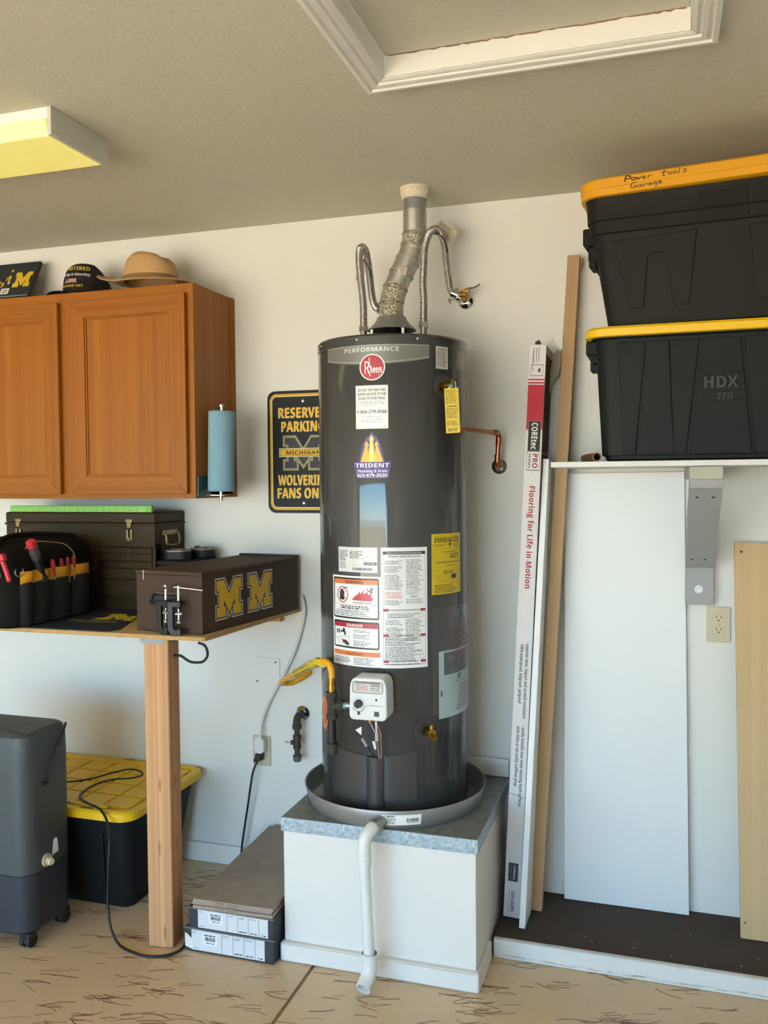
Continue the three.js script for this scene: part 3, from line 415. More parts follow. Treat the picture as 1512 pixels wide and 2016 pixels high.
    x.strokeStyle = '#6b5c17'; x.lineWidth = 2; x.strokeRect(24, 160, w - 50, 230); lines(x, 150, 398, 160, 2, 16, '#3d330c', 0.6, 0.1); x.strokeRect(60, 440, 170, 46); x.fillStyle = '#2a2620'; x.fillRect(268, 434, 90, 48); lines(x, 80, 458, 60, 1, 12, '#2f2708'); lines(x, 110, 505, 160, 1, 12, '#2f2708'); lines(x, 36, 540, 340, 6, 15, '#2f2708', 0.45, 0.3);
  }), 'yellow energy rating label');
  const ov = new THREE.RingGeometry(0.0004, 0.5, 40, 5), op = ov.attributes.position; for (let i = 0; i < op.count; i++) { const a = op.getX(i), b = op.getY(i); ov.attributes.uv.setXY(i, a + 0.5, b + 0.5); op.setXY(i, a * 0.062, b * 0.106); }
  part(heater, 'oval_sticker', wrap(ov.translate(0, 0, 0.0008), HR, -51.5 * D2R).translate(0, y(0.748), 0), label(canvas(200, 320, (x, w, h) => { x.fillStyle = '#d8601f'; x.fillRect(0, 0, w, h); lines(x, 50, 60, 100, 7, 18, '#7c3408', 0.5, 0.1); lines(x, 60, 215, 80, 3, 18, '#3a1c08', 0.7, 0.1); })), 'orange oval sticker');
  // burner access: two bent plates either side of the channel, seams, vents
  for (const [a, b, top] of [[-33.5, -4, 0.665], [9.2, 33, 0.668]]) {
    const w = (b - a) * D2R * HR, g = new THREE.BoxGeometry(w, 0.15, 0.0035, 10, 1, 1), p = g.attributes.position; for (let i = 0; i < p.count; i++) { const inner = a < 0 ? (p.getX(i) + w / 2) / w : (w / 2 - p.getX(i)) / w; if (p.getY(i) > 0) p.setY(i, p.getY(i) - 0.016 * inner); }
    part(heater, 'access_panel', wrap(g.translate(0, 0, 0.00175), HR, ((a + b) / 2) * D2R).translate(0, y(top - 0.075), 0), M.heater);
  }
  part(heater, 'jacket_seam', J(slab(37.4, 38, 0.5, 0.69, 0.0022), slab(38.8, 39.4, 0.5, 0.69, 0.0022)), M.heater);
  part(heater, 'jacket_seam', J(slab(-40.5, -40, 0.5, 0.68, 0.0022), slab(-39.3, -38.8, 0.5, 0.68, 0.0022)), M.heater);
  { const th = 2.6 * D2R, cx = 0.226 * Math.sin(th), cz = 0.226 * Math.cos(th);
    const half = new THREE.CylinderGeometry(0.031, 0.031, 0.155, 24, 1, true, -Math.PI / 2 - 0.25, Math.PI + 0.5), inner = new THREE.CylinderGeometry(0.0285, 0.0285, 0.155, 24, 1, true, -Math.PI / 2 - 0.25, Math.PI + 0.5);
    const ring = new THREE.RingGeometry(0.0285, 0.031, 24, 1, 0, Math.PI).rotateX(-Math.PI / 2).rotateY(Math.PI).translate(0, 0.0775, 0);
    part(heater, 'channel_cover', J(half, inner, ring).rotateY(th).translate(cx, y(0.5745), cz), M.heater);
    part(heater, 'burner_opening', slab(-4.8, 10, 0.652, 0.674, 0.0012), M.black); }
  for (const [a0, a1, y0, y1] of [[49, 76, 0.575, 0.7], [-66, -43, 0.575, 0.692]]) {
    const holes = []; for (let a = a0; a <= a1; a += 1.35) for (let v = y0; v <= y1; v += 0.0052) holes.push(wrap(new THREE.CircleGeometry(0.0017, 6).translate(0, 0, 0.0008), HR, a * D2R).translate(0, y(v + ((Math.round(a / 1.35) % 2) * 0.0026)), 0));
    part(heater, 'vent_holes', J(holes), M.black, 'grid of small air holes', 'stuff');
  }
  // drain valve with its collar
  const dv = new THREE.Group(); dv.name = 'drain_valve'; dv.rotation.y = 39.5 * D2R; dv.position.set(HR * Math.sin(39.5 * D2R), y(0.727), HR * Math.cos(39.5 * D2R)); heater.add(dv);
  part(dv, 'collar', turned([[0.016, 0.001], [0.038, 0.001], [0.038, 0.004], [0.02, 0.006], [0.016, 0.004], [0.014, -0.006]], 40).rotateX(Math.PI / 2), S('#3c3c3b', 0.55));
  part(dv, 'brass_body', J(rod(V(0, 0, -0.01), V(0.004, 0, 0.03), 0.0105), rod(V(0.004, 0, 0.028), V(0.005, 0, 0.042), 0.0145, 0.0145, 6), rod(V(0.005, 0.002, 0.036), V(0.005, 0.022, 0.036), 0.0052), rod(V(0.005, 0.02, 0.036), V(0.005, 0.025, 0.036), 0.0068), rod(V(0.004, -0.004, 0.04), V(0.006, -0.012, 0.058), 0.0085, 0.0095)), M.brass);
}
// ------------------------------------------------------------------ wall cabinet and what stands on it
{
  const x0 = -2.585, x1 = -1.545, y0 = 1.428, y1 = 2.175, z1 = 0.3, W = x1 - x0, t = thing('wall_cabinet', 'oak wall cabinet with two framed doors above the workbench', 'cabinet', [(x0 + x1) / 2, y0, z1 / 2]);
  const h = y1 - y0, hw = W / 2;
  part(t, 'carcass', J(bb(-hw, -hw + 0.012, 0, h, -0.15, 0.13), bb(-hw, hw - 0.012, h - 0.016, h - 0.0005, -0.15, 0.13), bb(-hw, hw, 0.012, 0.026, -0.15, 0.13), bb(-hw, hw, 0, h, -0.15, -0.144)), M.oak);
  part(t, 'side_panel', bb(hw - 0.012, hw, 0, h, -0.15, 0.131), M.oak);
  part(t, 'scribe_strip', bb(hw - 0.002, hw + 0.006, 0, h, -0.15, -0.122, 0.001), M.oak);
  const st = (a, b) => bb(a, b, 0, h, 0.13, 0.15, 0.001);
  part(t, 'face_frame', J(st(-hw, -hw + 0.04), st(-0.055, 0.055), st(hw - 0.042, hw), bb(-hw + 0.04, hw - 0.042, h - 0.052, h, 0.13, 0.1495, 0.001, 'x'), bb(-hw + 0.04, hw - 0.042, 0, 0.04, 0.13, 0.1495, 0.001, 'x')), M.oak);
  const door = (a, b) => {   // mitred frame with a flat panel
    const d = new THREE.Group(); d.name = 'door'; t.add(d); const c0 = 0.018, c1 = h - 0.037, f = 0.062, zf = 0.17, zb = 0.151;
    const stile = (pts, grain) => uvm(ext(poly(pts), zf - zb - 0.004, 0.002).translate(0, 0, zb + 0.002), grain, rr(0, 1), rr(0, 1));
    const g = 0.0018;
    part(d, 'stile', stile([[a + g, c0 + g], [a + f - g, c0 + f], [a + f - g, c1 - f], [a + g, c1 - g]], 'y'), M.oak); part(d, 'stile', stile([[b - g, c0 + g], [b - g, c1 - g], [b - f + g, c1 - f], [b - f + g, c0 + f]], 'y'), M.oak);
    part(d, 'rail', stile([[a + g * 2, c1], [a + f, c1 - f + g], [b - f, c1 - f + g], [b - g * 2, c1]], 'x'), M.oak); part(d, 'rail', stile([[a + g * 2, c0], [b - g * 2, c0], [b - f, c0 + f - g], [a + f, c0 + f - g]], 'x'), M.oak);
    part(d, 'panel', J(bb(a + f - 0.006, b - f + 0.006, c0 + f - 0.006, c1 - f + 0.006, zb, zb + 0.009), bb(a + f - 0.001, a + f + 0.006, c0 + f, c1 - f, zb + 0.008, zb + 0.014, 0.002), bb(b - f - 0.006, b - f + 0.001, c0 + f, c1 - f, zb + 0.008, zb + 0.014, 0.002), bb(a + f, b - f, c0 + f - 0.001, c0 + f + 0.006, zb + 0.008, zb + 0.014, 0.002, 'x'), bb(a + f, b - f, c1 - f - 0.006, c1 - f + 0.001, zb + 0.008, zb + 0.014, 0.002, 'x')), M.oak);
  };
  door(-2.04 - (x0 + x1) / 2, -1.568 - (x0 + x1) / 2); door(-2.565 - (x0 + x1) / 2, -2.09 - (x0 + x1) / 2);
}
{ // straw hat
  const t = thing('straw_hat', 'tan woven straw hat with a wide brim on the oak cabinet', 'hat', [-1.785, 2.186, 0.185], -0.1);
  const weave = canvas(512, 512, (x, w, h) => { x.fillStyle = '#c39a68'; x.fillRect(0, 0, w, h); for (let i = 0; i < 1500; i++) { x.globalAlpha = rr(0.1, 0.3); x.strokeStyle = rnd() < 0.5 ? '#9c7444' : '#dcb988'; x.lineWidth = rr(1.5, 4); const a = rr(0, w), b = rr(0, h), k = rnd() < 0.5 ? 1 : -1, l = rr(10, 40); x.beginPath(); x.moveTo(a, b); x.lineTo(a + l, b + k * l * 0.6); x.stroke(); } x.globalAlpha = 1; });
  weave.wrapS = weave.wrapT = THREE.RepeatWrapping; weave.repeat.set(4, 2);
  const mat = S('#ffffff', 0.8, { map: weave, side: THREE.DoubleSide });
  const crown = lathe([[0.094, 0.03], [0.097, 0.034], [0.096, 0.05], [0.09, 0.085], [0.082, 0.115], [0.068, 0.133], [0.04, 0.14], [0.0, 0.14]], 64), p = crown.attributes.position;
  for (let i = 0; i < p.count; i++) { const x = p.getX(i), y = p.getY(i), z = p.getZ(i), k = Math.max(0, (y - 0.07) / 0.07); p.setXYZ(i, x * 1.1, y - 0.03 * k * Math.exp(-((z / 0.03) ** 2)) * (x > -0.09 ? 1 : 0.4) - 0.2 * k * Math.max(0, x) * 1.1, z * (0.92 - 0.16 * k)); }
  crown.computeVertexNormals(); part(t, 'crown', crown, mat);
  const brim = lathe([[0.093, 0.033], [0.1, 0.03], [0.125, 0.029], [0.15, 0.03], [0.178, 0.033], [0.18, 0.035], [0.178, 0.037], [0.15, 0.033], [0.125, 0.032], [0.1, 0.034]], 72), b = brim.attributes.position;
  for (let i = 0; i < b.count; i++) { const x = b.getX(i), z = b.getZ(i), r = Math.hypot(x, z), k = Math.max(0, (r - 0.1) / 0.08), ca = x / r, sa = z / r; b.setXYZ(i, x * (1.08 - 0.05 * k * Math.abs(ca) + (ca < 0 ? 0.12 * k * ca * ca : 0)), b.getY(i) + k * k * ((ca < 0 ? 0.036 : -0.022) * ca * ca - 0.03 * Math.max(0, sa) * sa) , z * (0.93)); }
  brim.computeVertexNormals(); part(t, 'brim', brim, mat);
  part(t, 'band', lathe([[0.0985, 0.036], [0.0995, 0.038], [0.0985, 0.046], [0.0965, 0.047]], 64).scale(1.1, 1, 0.92), S('#8a6a42', 0.8), 'darker woven band');
}
{ // cap
  const t = thing('baseball_cap', 'black baseball cap with yellow RETIRED lettering on the oak cabinet', 'cap', [-2.082, 2.174, 0.14], -0.16);
  const capMat = S('#1c1a18', 0.9, { bumpMap: cloth, bumpScale: 0.0008, side: THREE.DoubleSide });
  const prof = []; for (let i = 0; i <= 16; i++) { const a = (i / 16) * Math.PI / 2; prof.push([0.094 * Math.cos(a) ** 0.62 + 0.0001, 0.008 + 0.13 * Math.sin(a)]); }
  const dome = lathe(prof, 64), p = dome.attributes.position;
  for (let i = 0; i < p.count; i++) { const x = p.getX(i), y = p.getY(i), z = p.getZ(i), k = (y - 0.008) / 0.13; p.setXYZ(i, x * 0.9, y - 0.045 * k * Math.max(0, -z / 0.094), z * 1.08 + 0.012 * k); }
  dome.computeVertexNormals(); part(t, 'crown', dome, capMat);
  const bill = new THREE.RingGeometry(0.088, 0.165, 40, 5, 0.35, Math.PI - 0.7).rotateX(Math.PI / 2), b = bill.attributes.position;
  for (let i = 0; i < b.count; i++) { const x = b.getX(i), z = b.getZ(i); b.setXYZ(i, x * 0.82, 0.014 - 1.6 * x * x - (z > 0.1 ? (z - 0.1) * 0.1 : 0), z * 1.05); }
  bill.computeVertexNormals(); const bill2 = bill.clone().translate(0, 0.003, 0); part(t, 'bill', J(bill, bill2), capMat);
  part(t, 'button', ball([0, 0.137, 0.012], 0.006), capMat);
  // embroidered front, hugging the crown
  const lt = canvas(640, 480, (x, w, h) => { x.clearRect(0, 0, w, h); txt(x, "I'M RETIRED", w / 2, 95, 92, '#d8bd2c', { fit: 560 }); txt(x, 'Every day is Saturday', w / 2, 200, 58, '#dedad2', { fit: 520, style: 'italic bold' }); x.fillStyle = '#9c4a44'; x.fillRect(210, 270, 190, 70); x.fillStyle = '#d6cfc6'; for (let i = 0; i < 3; i++) x.fillRect(210, 282 + i * 20, 190, 6); x.fillStyle = '#3d4666'; x.fillRect(210, 270, 70, 36); txt(x, 'RETIRED VET', w / 2, 390, 46, '#c9ac24', { fit: 330 }); });
  const pg = new THREE.PlaneGeometry(1, 1, 28, 16), q = pg.attributes.position;
  for (let i = 0; i < q.count; i++) { const th = q.getX(i) * 2.1 + 0.15, v = (q.getY(i) + 0.5), a = Math.asin(Math.min(1, 0.1 + v * 0.84)), r = 0.094 * Math.cos(a) ** 0.62 + 0.0012, y = 0.008 + 0.13 * Math.sin(a), k = (y - 0.008) / 0.13; q.setXYZ(i, r * Math.sin(th) * 0.9, y + 0.0004, r * Math.cos(th) * 1.08 + 0.012 * k + 0.0008); }
  pg.computeVertexNormals(); part(t, 'embroidery', pg, cut(lt, 0.8), 'yellow and white embroidered words with a small flag');
}
{ // picture board
  const w = 0.34, h = 0.215, t = thing('picture_board', 'dark blue sports picture board with yellow letter leaning on the wall', 'picture', [-2.362 - w / 2, 2.182, 0.165]); t.rotation.x = -0.5;
  part(t, 'board', bb(-w / 2, w / 2, 0, h, -0.014, 0), S('#2a2620', 0.7));
  const tex = canvas(680, 430, (x, W, h2) => {
    x.fillStyle = '#23282e'; x.fillRect(0, 0, W, h2);
    const blob = (c, a, b, s) => { x.fillStyle = c; x.beginPath(); for (let k = 0; k < 9; k++) x.lineTo(a + Math.cos(k * 0.7) * s * rr(0.5, 1), b + Math.sin(k * 0.7) * s * rr(0.6, 1.2)); x.fill(); };
    for (let i = 0; i < 60; i++) blob(['#3b352a', '#c9a22a', '#4a4238', '#151a22', '#cfc8ba', '#8a7038', '#d0aa30'][(rnd() * 7) | 0], rr(-20, 450), rr(60, 320), rr(10, 36));
    pathM(x, 492, 100, 160, 150); x.fillStyle = '#d9b32a'; x.fill(); txt(x, '77', 430, 165, 52, '#d8b12a'); x.fillStyle = '#e2e0da'; x.fillRect(400, 255, 78, 58); txt(x, '37', 438, 286, 44, '#222');
    x.fillStyle = '#1d2128'; x.fillRect(0, 342, W, 88); x.fillStyle = '#dcdad4'; x.fillRect(0, 336, W, 5); txt(x, 'MICHIGAN', W / 2 + 40, 388, 62, '#8f7b35', { fit: 520 });
  });
  const pr = print(poly([[-w / 2, -h / 2], [w / 2, -h / 2], [w / 2, h / 2], [-w / 2, h / 2]]), w, h).translate(0, h / 2, 0.0006);
  part(t, 'picture', pr, label(tex, 0.45));
}
{ // towel holder
  const t = thing('paper_towel_holder', 'roll of blue shop towels on a rod holder on the cabinet side', 'towel holder', [-1.48, 1.43, 0.24]); t.rotation.z = -0.025;
  const roll = turned([[0.02, 0.022], [0.0455, 0.022], [0.0465, 0.026], [0.0465, 0.3], [0.0455, 0.303], [0.02, 0.303]], 56);
  part(t, 'towel_roll', roll, S('#7fa6b8', 0.95, { bumpMap: again(cloth, 0.1, 0.1), bumpScale: 0.001 }), 'blue paper towel roll');
  part(t, 'rod', J(rod(V(0, -0.012, 0), V(0, 0.32, 0), 0.0065), rod(V(0, 0.318, 0), V(0, 0.326, 0), 0.0115, 0.0125, 24)), M.steel);
  part(t, 'arm', J(bb(-0.062, 0.012, 0.006, 0.0105, -0.012, 0.014, 0.0015)), M.chrome); part(t, 'bracket', J(bb(-0.0605, -0.056, 0.002, 0.075, -0.03, 0.06, 0.002)), P('#3f6f73', 0.2, { transmission: 0.5, thickness: 0 }), 'translucent teal bracket');
}
// ------------------------------------------------------------------ workbench with post
const BY = 1.012;
{
  const t = thing('workbench', 'plywood workbench shelf on a single wooden post', 'workbench', [-1.95, 0, 0.33]);
  const topS = poly([[-2.75, -0.003], [-1.283, -0.003], [-1.325, -0.65], [-2.75, -0.655]].map(([a, b]) => [a + 1.95, b]));
  const top = ext(topS, 0.0125).rotateX(-Math.PI / 2).translate(0, BY - 0.0125, -0.33);
  part(t, 'plywood_top', uvm(top, 'x'), M.ply);
  part(t, 'front_edge', J(uvm(bb(-0.8, 0.622, BY - 0.0126, BY - 0.0004, 0.322, 0.3245), 'y', 0, -BY)), M.plyEdge, 'layered plywood edge');
  const re = bb(-0.0012, 0.0012, BY - 0.0126, BY - 0.0004, -0.322, 0.3235); re.rotateY(Math.atan2(-0.042, 0.65)).translate(0.647, 0, -0.003); const ru = re.attributes.uv, rp = re.attributes.position; for (let i = 0; i < ru.count; i++) ru.setXY(i, rp.getZ(i), rp.getY(i) - BY); part(t, 'side_edge', re, M.plyEdge);
  part(t, 'wall_cleat', bb(-0.78, 0.6, BY - 0.05, BY - 0.0126, -0.328, -0.292, 0.002, 'x'), M.fir);
  const post = new THREE.Group(); post.name = 'post'; post.position.set(-1.474 + 1.95, 0, 0.613 - 0.33); post.rotation.y = 0.12; t.add(post);
  part(post, 'timber', uvm(bb(-0.083, 0, 0.001, BY - 0.0126, -0.083, 0, 0.005), 'y'), M.fir);
  const plateMat = S('#84898a', 0.5, { metalness: 0.35 }); const plate = (w) => ext(poly([[-w / 2, 0.004], [-w / 2 + 0.008, -0.004], [w / 2 - 0.008, -0.004], [w / 2, 0.004], [w / 2, 0.016], [w / 2 - 0.002, 0.018], [-w / 2 + 0.002, 0.018], [-w / 2, 0.016]].map(([a, b]) => [a, b - 0.018])), 0.002);
  part(post, 'metal_plate', plate(0.082).translate(-0.052, BY - 0.014, 0.0002), plateMat); part(post, 'metal_plate', plate(0.06).rotateY(Math.PI / 2).translate(0.0002, BY - 0.014, -0.045), plateMat);
  for (const a of [-0.085, -0.02]) part(post, 'nail_head', ball([a, BY - 0.022, 0.0025], 0.0028), M.chrome);
}
{ const t = single('utility_hook', 'black rubber coated hook screwed into the workbench post', 'hook', tube([[-1.476, 0.934, 0.575], [-1.452, 0.934, 0.575], [-1.435, 0.925, 0.575], [-1.418, 0.917, 0.575], [-1.393, 0.916, 0.575], [-1.373, 0.92, 0.575], [-1.358, 0.937, 0.575], [-1.358, 0.957, 0.575], [-1.367, 0.972, 0.575], [-1.388, 0.979, 0.575]], 0.0042, 80, 12), M.rubber); J(t.geometry); }
{ // machinist tool chest
  const x0 = -2.43, x1 = -1.768, W = x1 - x0, t = thing('tool_chest', 'brown steel tool chest with narrow drawers and brass latches', 'tool chest', [(x0 + x1) / 2, BY, 0.108]), Y = (v) => v - BY, X = (v) => v - (x0 + x1) / 2, z = 0.104;
  part(t, 'body', J(bb(-W / 2, W / 2, 0, Y(1.248), -0.104, 0.098, 0.004), bb(-W / 2, W / 2, Y(1.245), Y(1.332), -0.104, z, 0.004), bb(-W / 2, W / 2, 0, Y(1.05), 0.06, z, 0.003), bb(-W / 2, -W / 2 + 0.012, 0, Y(1.26), 0.06, z, 0.003), bb(W / 2 - 0.012, W / 2, 0, Y(1.26), 0.06, z, 0.003), bb(X(-2.022), X(-2.008), 0, Y(1.25), 0.06, z, 0.002)), M.toolbox);
  part(t, 'lid', J(bb(-W / 2 - 0.002, W / 2 + 0.002, Y(1.3335), Y(1.375), -0.106, z + 0.002, 0.008), bb(-W / 2 - 0.004, W / 2 + 0.004, Y(1.326), Y(1.3345), -0.107, z + 0.005, 0.003)), M.toolbox);
  const drawer = (a, b, c, d) => { const q = new THREE.Group(); q.name = 'drawer'; t.add(q); part(q, 'front', bb(X(a), X(b), Y(c), Y(d), 0.09, z + 0.001, 0.002), M.toolbox); const m = X((a + b) / 2 + 0.0), y = Y((c + d) / 2); part(q, 'pull', J(bb(m - 0.018, m + 0.018, y - 0.006, y + 0.006, z, z + 0.002, 0.001), bb(m - 0.015, m + 0.015, y + 0.001, y + 0.005, z, z + 0.009, 0.002)), S('#5a5042', 0.35, { metalness: 0.5 })); };
  const rows = [[1.2245, 1.243], [1.1945, 1.2215], [1.168, 1.1915], [1.1275, 1.165], [1.066, 1.1245]];
  for (const [c, d] of rows) drawer(-2.006, -1.782, c, d);
  for (const [c, d] of [[1.168, 1.243], [1.1275, 1.165], [1.066, 1.1245]]) drawer(-2.416, -2.024, c, d);
  for (const lx of [-1.874, -2.37]) { const l = new THREE.Group(); l.name = 'latch'; t.add(l); part(l, 'hasp', J(bb(X(lx) - 0.014, X(lx) + 0.014, Y(1.336), Y(1.35), z, z + 0.006, 0.002), bb(X(lx) - 0.009, X(lx) + 0.009, Y(1.318), Y(1.338), z + 0.003, z + 0.008, 0.002)), M.dullBrass); part(l, 'catch', J(bb(X(lx) - 0.013, X(lx) - 0.003, Y(1.27), Y(1.312), z, z + 0.007, 0.002), bb(X(lx) + 0.003, X(lx) + 0.013, Y(1.27), Y(1.312), z, z + 0.006, 0.002), rod(V(X(lx), Y(1.275), z + 0.001), V(X(lx), Y(1.275), z + 0.01), 0.007)), M.dullBrass); }
  const hs = new THREE.Group(); hs.name = 'side_handle'; t.add(hs); part(hs, 'bail', tube([[W / 2 + 0.004, Y(1.298), 0.05], [W / 2 + 0.012, Y(1.29), 0.05], [W / 2 + 0.016, Y(1.258), 0.048], [W / 2 + 0.016, Y(1.252), 0.04], [W / 2 + 0.016, Y(1.252), -0.03], [W / 2 + 0.016, Y(1.258), -0.038], [W / 2 + 0.012, Y(1.29), -0.04], [W / 2 + 0.004, Y(1.298), -0.04]], 0.0045, 60, 8), M.dullBrass); part(hs, 'mount', J(bb(W / 2, W / 2 + 0.006, Y(1.288), Y(1.308), -0.045, 0.056, 0.002)), M.dullBrass);
}
{ // green ruler on the chest
  const t = thing('ruler', 'bright green two foot ruler standing along the brown tool chest', 'ruler', [-2.1, 1.3755, 0.198]);
  part(t, 'blade', bb(-0.315, 0.315, 0, 0.024, -0.006, 0.006, 0.001), S('#6fae3a', 0.4));
  const tk = canvas(1260, 50, (x, w, h) => { x.fillStyle = '#86c255'; x.fillRect(0, 0, w, h); x.fillStyle = '#1d3a0c'; for (let i = 0; i < 160; i++) x.fillRect(20 + i * 7.6, 0, 2, i % 8 ? (i % 4 ? 9 : 15) : 22); for (let i = 1; i < 20; i++) txt(x, String(i), 20 + i * 60.8 + 8, 34, 16, '#1d3a0c'); });
  part(t, 'scale', new THREE.PlaneGeometry(0.6, 0.0235).translate(-0.01, 0.012, 0.0064), label(tk, 0.4));
}
{ // mat
  const t = thing('bench_mat', 'navy blue mat with yellow block letter on the workbench', 'mat', [-1.95, BY, 0.43]);
  const pts = [[-2.3, 0.225], [-1.79, 0.225], [-1.735, 0.4], [-1.655, 0.6], [-1.675, 0.643], [-2.3, 0.648]], s = poly(pts.map(([a, b]) => [a + 1.95, -(b - 0.43)]));
  part(t, 'rubber_base', ext(s, 0.003).rotateX(-Math.PI / 2).translate(0, 0.0003, 0), S('#23262e', 0.9));
  const tex = canvas(900, 600, (x, w, h) => { x.fillStyle = '#1d2230'; x.fillRect(0, 0, w, h); pathM(x, 560, 160, 235, 170); x.fillStyle = '#d3bd1e'; x.fill(); txt(x, 'WOLVERINES', 600, 376, 52, '#b39c2a', { fit: 240 }); lines(x, 540, 408, 110, 1, 14, '#b39c2a', 0.6, 0); });
  const pr = new THREE.ShapeGeometry(s), p = pr.attributes.position; for (let i = 0; i < p.count; i++) pr.attributes.uv.setXY(i, (p.getX(i) + 0.35) / 0.69, (p.getY(i) + 0.225) / 0.45);
  part(t, 'printed_face', pr.rotateX(-Math.PI / 2).translate(0, 0.0036, 0), label(tex, 0.9));
}
{ // tool bag
  const t = thing('tool_bag', 'black canvas tool bag with a yellow banded row of pockets', 'bag', [-2.15, BY + 0.004, 0.49]);
  const rings = [[0.34, 0.42, 0, 0.05], [0.36, 0.44, 0.02, 0.06], [0.37, 0.45, 0.1, 0.06, -0.004], [0.365, 0.46, 0.19, 0.06, -0.006], [0.35, 0.46, 0.235, 0.055, -0.01], [0.32, 0.44, 0.262, 0.05, -0.018], [0.24, 0.42, 0.276, 0.05, -0.03], [0.08, 0.38, 0.282, 0.03, -0.03]];
  const body = mergeVertices(loft(rings, { k: 8, crease: 3 })), p = body.attributes.position;
  for (let i = 0; i < p.count; i++) { const x = p.getX(i), y = p.getY(i), z = p.getZ(i); p.setXYZ(i, x + 0.006 * Math.sin(z * 31 + y * 17), y + 0.006 * Math.sin(z * 23 + 1) * (y > 0.2 ? 1 : 0), z); } body.computeVertexNormals(); part(t, 'bag_body', uvm(body), M.canvasBlack);
  const pocket = (z0, z1, y1, bulge) => { const g = new THREE.PlaneGeometry(z1 - z0, y1, 10, 8), q = g.attributes.position; for (let i = 0; i < q.count; i++) { const u = (q.getX(i) / (z1 - z0)) * 2, v = q.getY(i) / y1 + 0.5; q.setZ(i, 0.003 + bulge * (1 - u * u) * (0.4 + 0.6 * Math.sin(v * 2.4))); } g.rotateY(Math.PI / 2).translate(0.184, y1 / 2 + 0.008, (z0 + z1) / 2); g.computeVertexNormals(); return g; };
  const zs = [-0.15, -0.045, 0.06, 0.145, 0.205], dm = S('#1b1b1b', 0.95, { bumpMap: cloth, bumpScale: 0.0012, side: THREE.DoubleSide }), ym = S('#c98d14', 0.9, { bumpMap: cloth, bumpScale: 0.0008, side: THREE.DoubleSide });
  for (let i = 0; i < 4; i++) part(t, 'pocket', uvm(pocket(zs[i], zs[i + 1], 0.145, 0.018)), dm);
  for (let i = 0; i < 4; i++) { const g = pocket(zs[i], zs[i + 1], 0.042, 0.022).translate(0.002, 0.136, 0); part(t, 'yellow_band', uvm(g), ym, 'yellow pocket edging'); }
  const end = mergeVertices(loft([[0.2, 0.05, 0.004, 0.02], [0.23, 0.1, 0.02, 0.04], [0.22, 0.1, 0.08, 0.045], [0.19, 0.07, 0.125, 0.03], [0.15, 0.03, 0.14, 0.012]], { k: 6, crease: 3 })); end.translate(-0.02, 0, 0.235); part(t, 'end_pocket', uvm(end), M.canvasBlack);
  part(t, 'handle', J(tube([[0.1, 0.275, -0.19], [0.06, 0.287, -0.1], [0.04, 0.292, 0.02], [0.06, 0.287, 0.12], [0.1, 0.27, 0.2]], 0.009, 50, 10)), M.canvasBlack);
  part(t, 'pull_cord', tube([[0.17, 0.255, 0.155], [0.172, 0.274, 0.13], [0.188, 0.272, 0.06], [0.196, 0.255, -0.02], [0.198, 0.215, -0.06], [0.195, 0.18, -0.065]], 0.002, 50, 6), S('#a08a58', 0.8), 'thin tan cord');
  part(t, 'key_ring', new THREE.TorusGeometry(0.0145, 0.0022, 8, 32, 4.4).rotateZ(2.6).rotateY(Math.PI / 2 - 0.3).translate(0.193, 0.186, 0.212), M.steel, 'bright metal ring');
}
{ // tools in the bag
  const t = thing('nut_driver', 'large grey and red handled driver standing in the tool bag', 'screwdriver', [-1.952, 1.192, 0.604]); t.rotation.set(0.5, 0, -0.06);
  part(t, 'grip', turned([[0, 0.05], [0.012, 0.05], [0.0155, 0.058], [0.0165, 0.075], [0.0155, 0.1], [0.0165, 0.102], [0, 0.102]], 24), M.grayPlastic); part(t, 'cap', turned([[0.0168, 0.1], [0.0172, 0.108], [0.0155, 0.12], [0.01, 0.125], [0, 0.126]], 24), M.red, 'red end cap'); part(t, 'shaft', J(rod(V(0, -0.02, 0), V(0, 0.052, 0), 0.012, 0.0135), rod(V(0, -0.03, 0), V(0, 0.02, 0), 0.016, 0.011, 8)), S('#25272b', 0.3));
  const spots = [[0.533, 1.172, 'red handle alone to the left of the others', 0.05], [0.487, 1.17, 'dark red handle, first of three together', 0.07], [0.458, 1.172, 'dark red handle, middle of three together', -0.03], [0.428, 1.176, 'dark red handle, last of three beside the chest', -0.08]];
  spots.forEach(([z, y, what, tilt], i) => { const h = thing('hand_tool', 'tool with ' + what + ' in the bag pocket', 'tool', [-1.958, y, z], 0, 'red handled tools in the bag pockets'); h.rotation.set(tilt + 0.1, 0, 0); part(h, 'grip', turned([[0, 0], [0.007, 0], [0.0078, 0.02], [0.0082, 0.04], [0.0065, 0.054], [0.003, 0.058], [0, 0.0585]], 16).scale(1, 1, 1.05), i ? M.darkRed : M.red); part(h, 'stem', rod(V(0, -0.03, 0), V(0, 0.002, 0), 0.004), M.steel); });
  const k = thing('clamp_tool', 'bright red handled tool leaning out of the bag end pocket', 'tool', [-1.938, 1.17, 0.765]); k.rotation.z = 0.36; part(k, 'grip', J(tube([[0, 0.015, 0], [0, 0.05, 0], [-0.002, 0.085, 0]], 0.0075, 20, 12), ball([0, 0.015, 0], 0.0078), ball([-0.002, 0.086, 0], 0.009)), S('#c92a3a', 0.35)); part(k, 'head', J(bb(-0.028, 0.012, 0.075, 0.1, -0.01, 0.01, 0.006)), S('#c92a3a', 0.35)); part(k, 'jaw', J(bb(-0.034, -0.018, 0.03, 0.09, -0.006, 0.006, 0.003)), M.black);
}
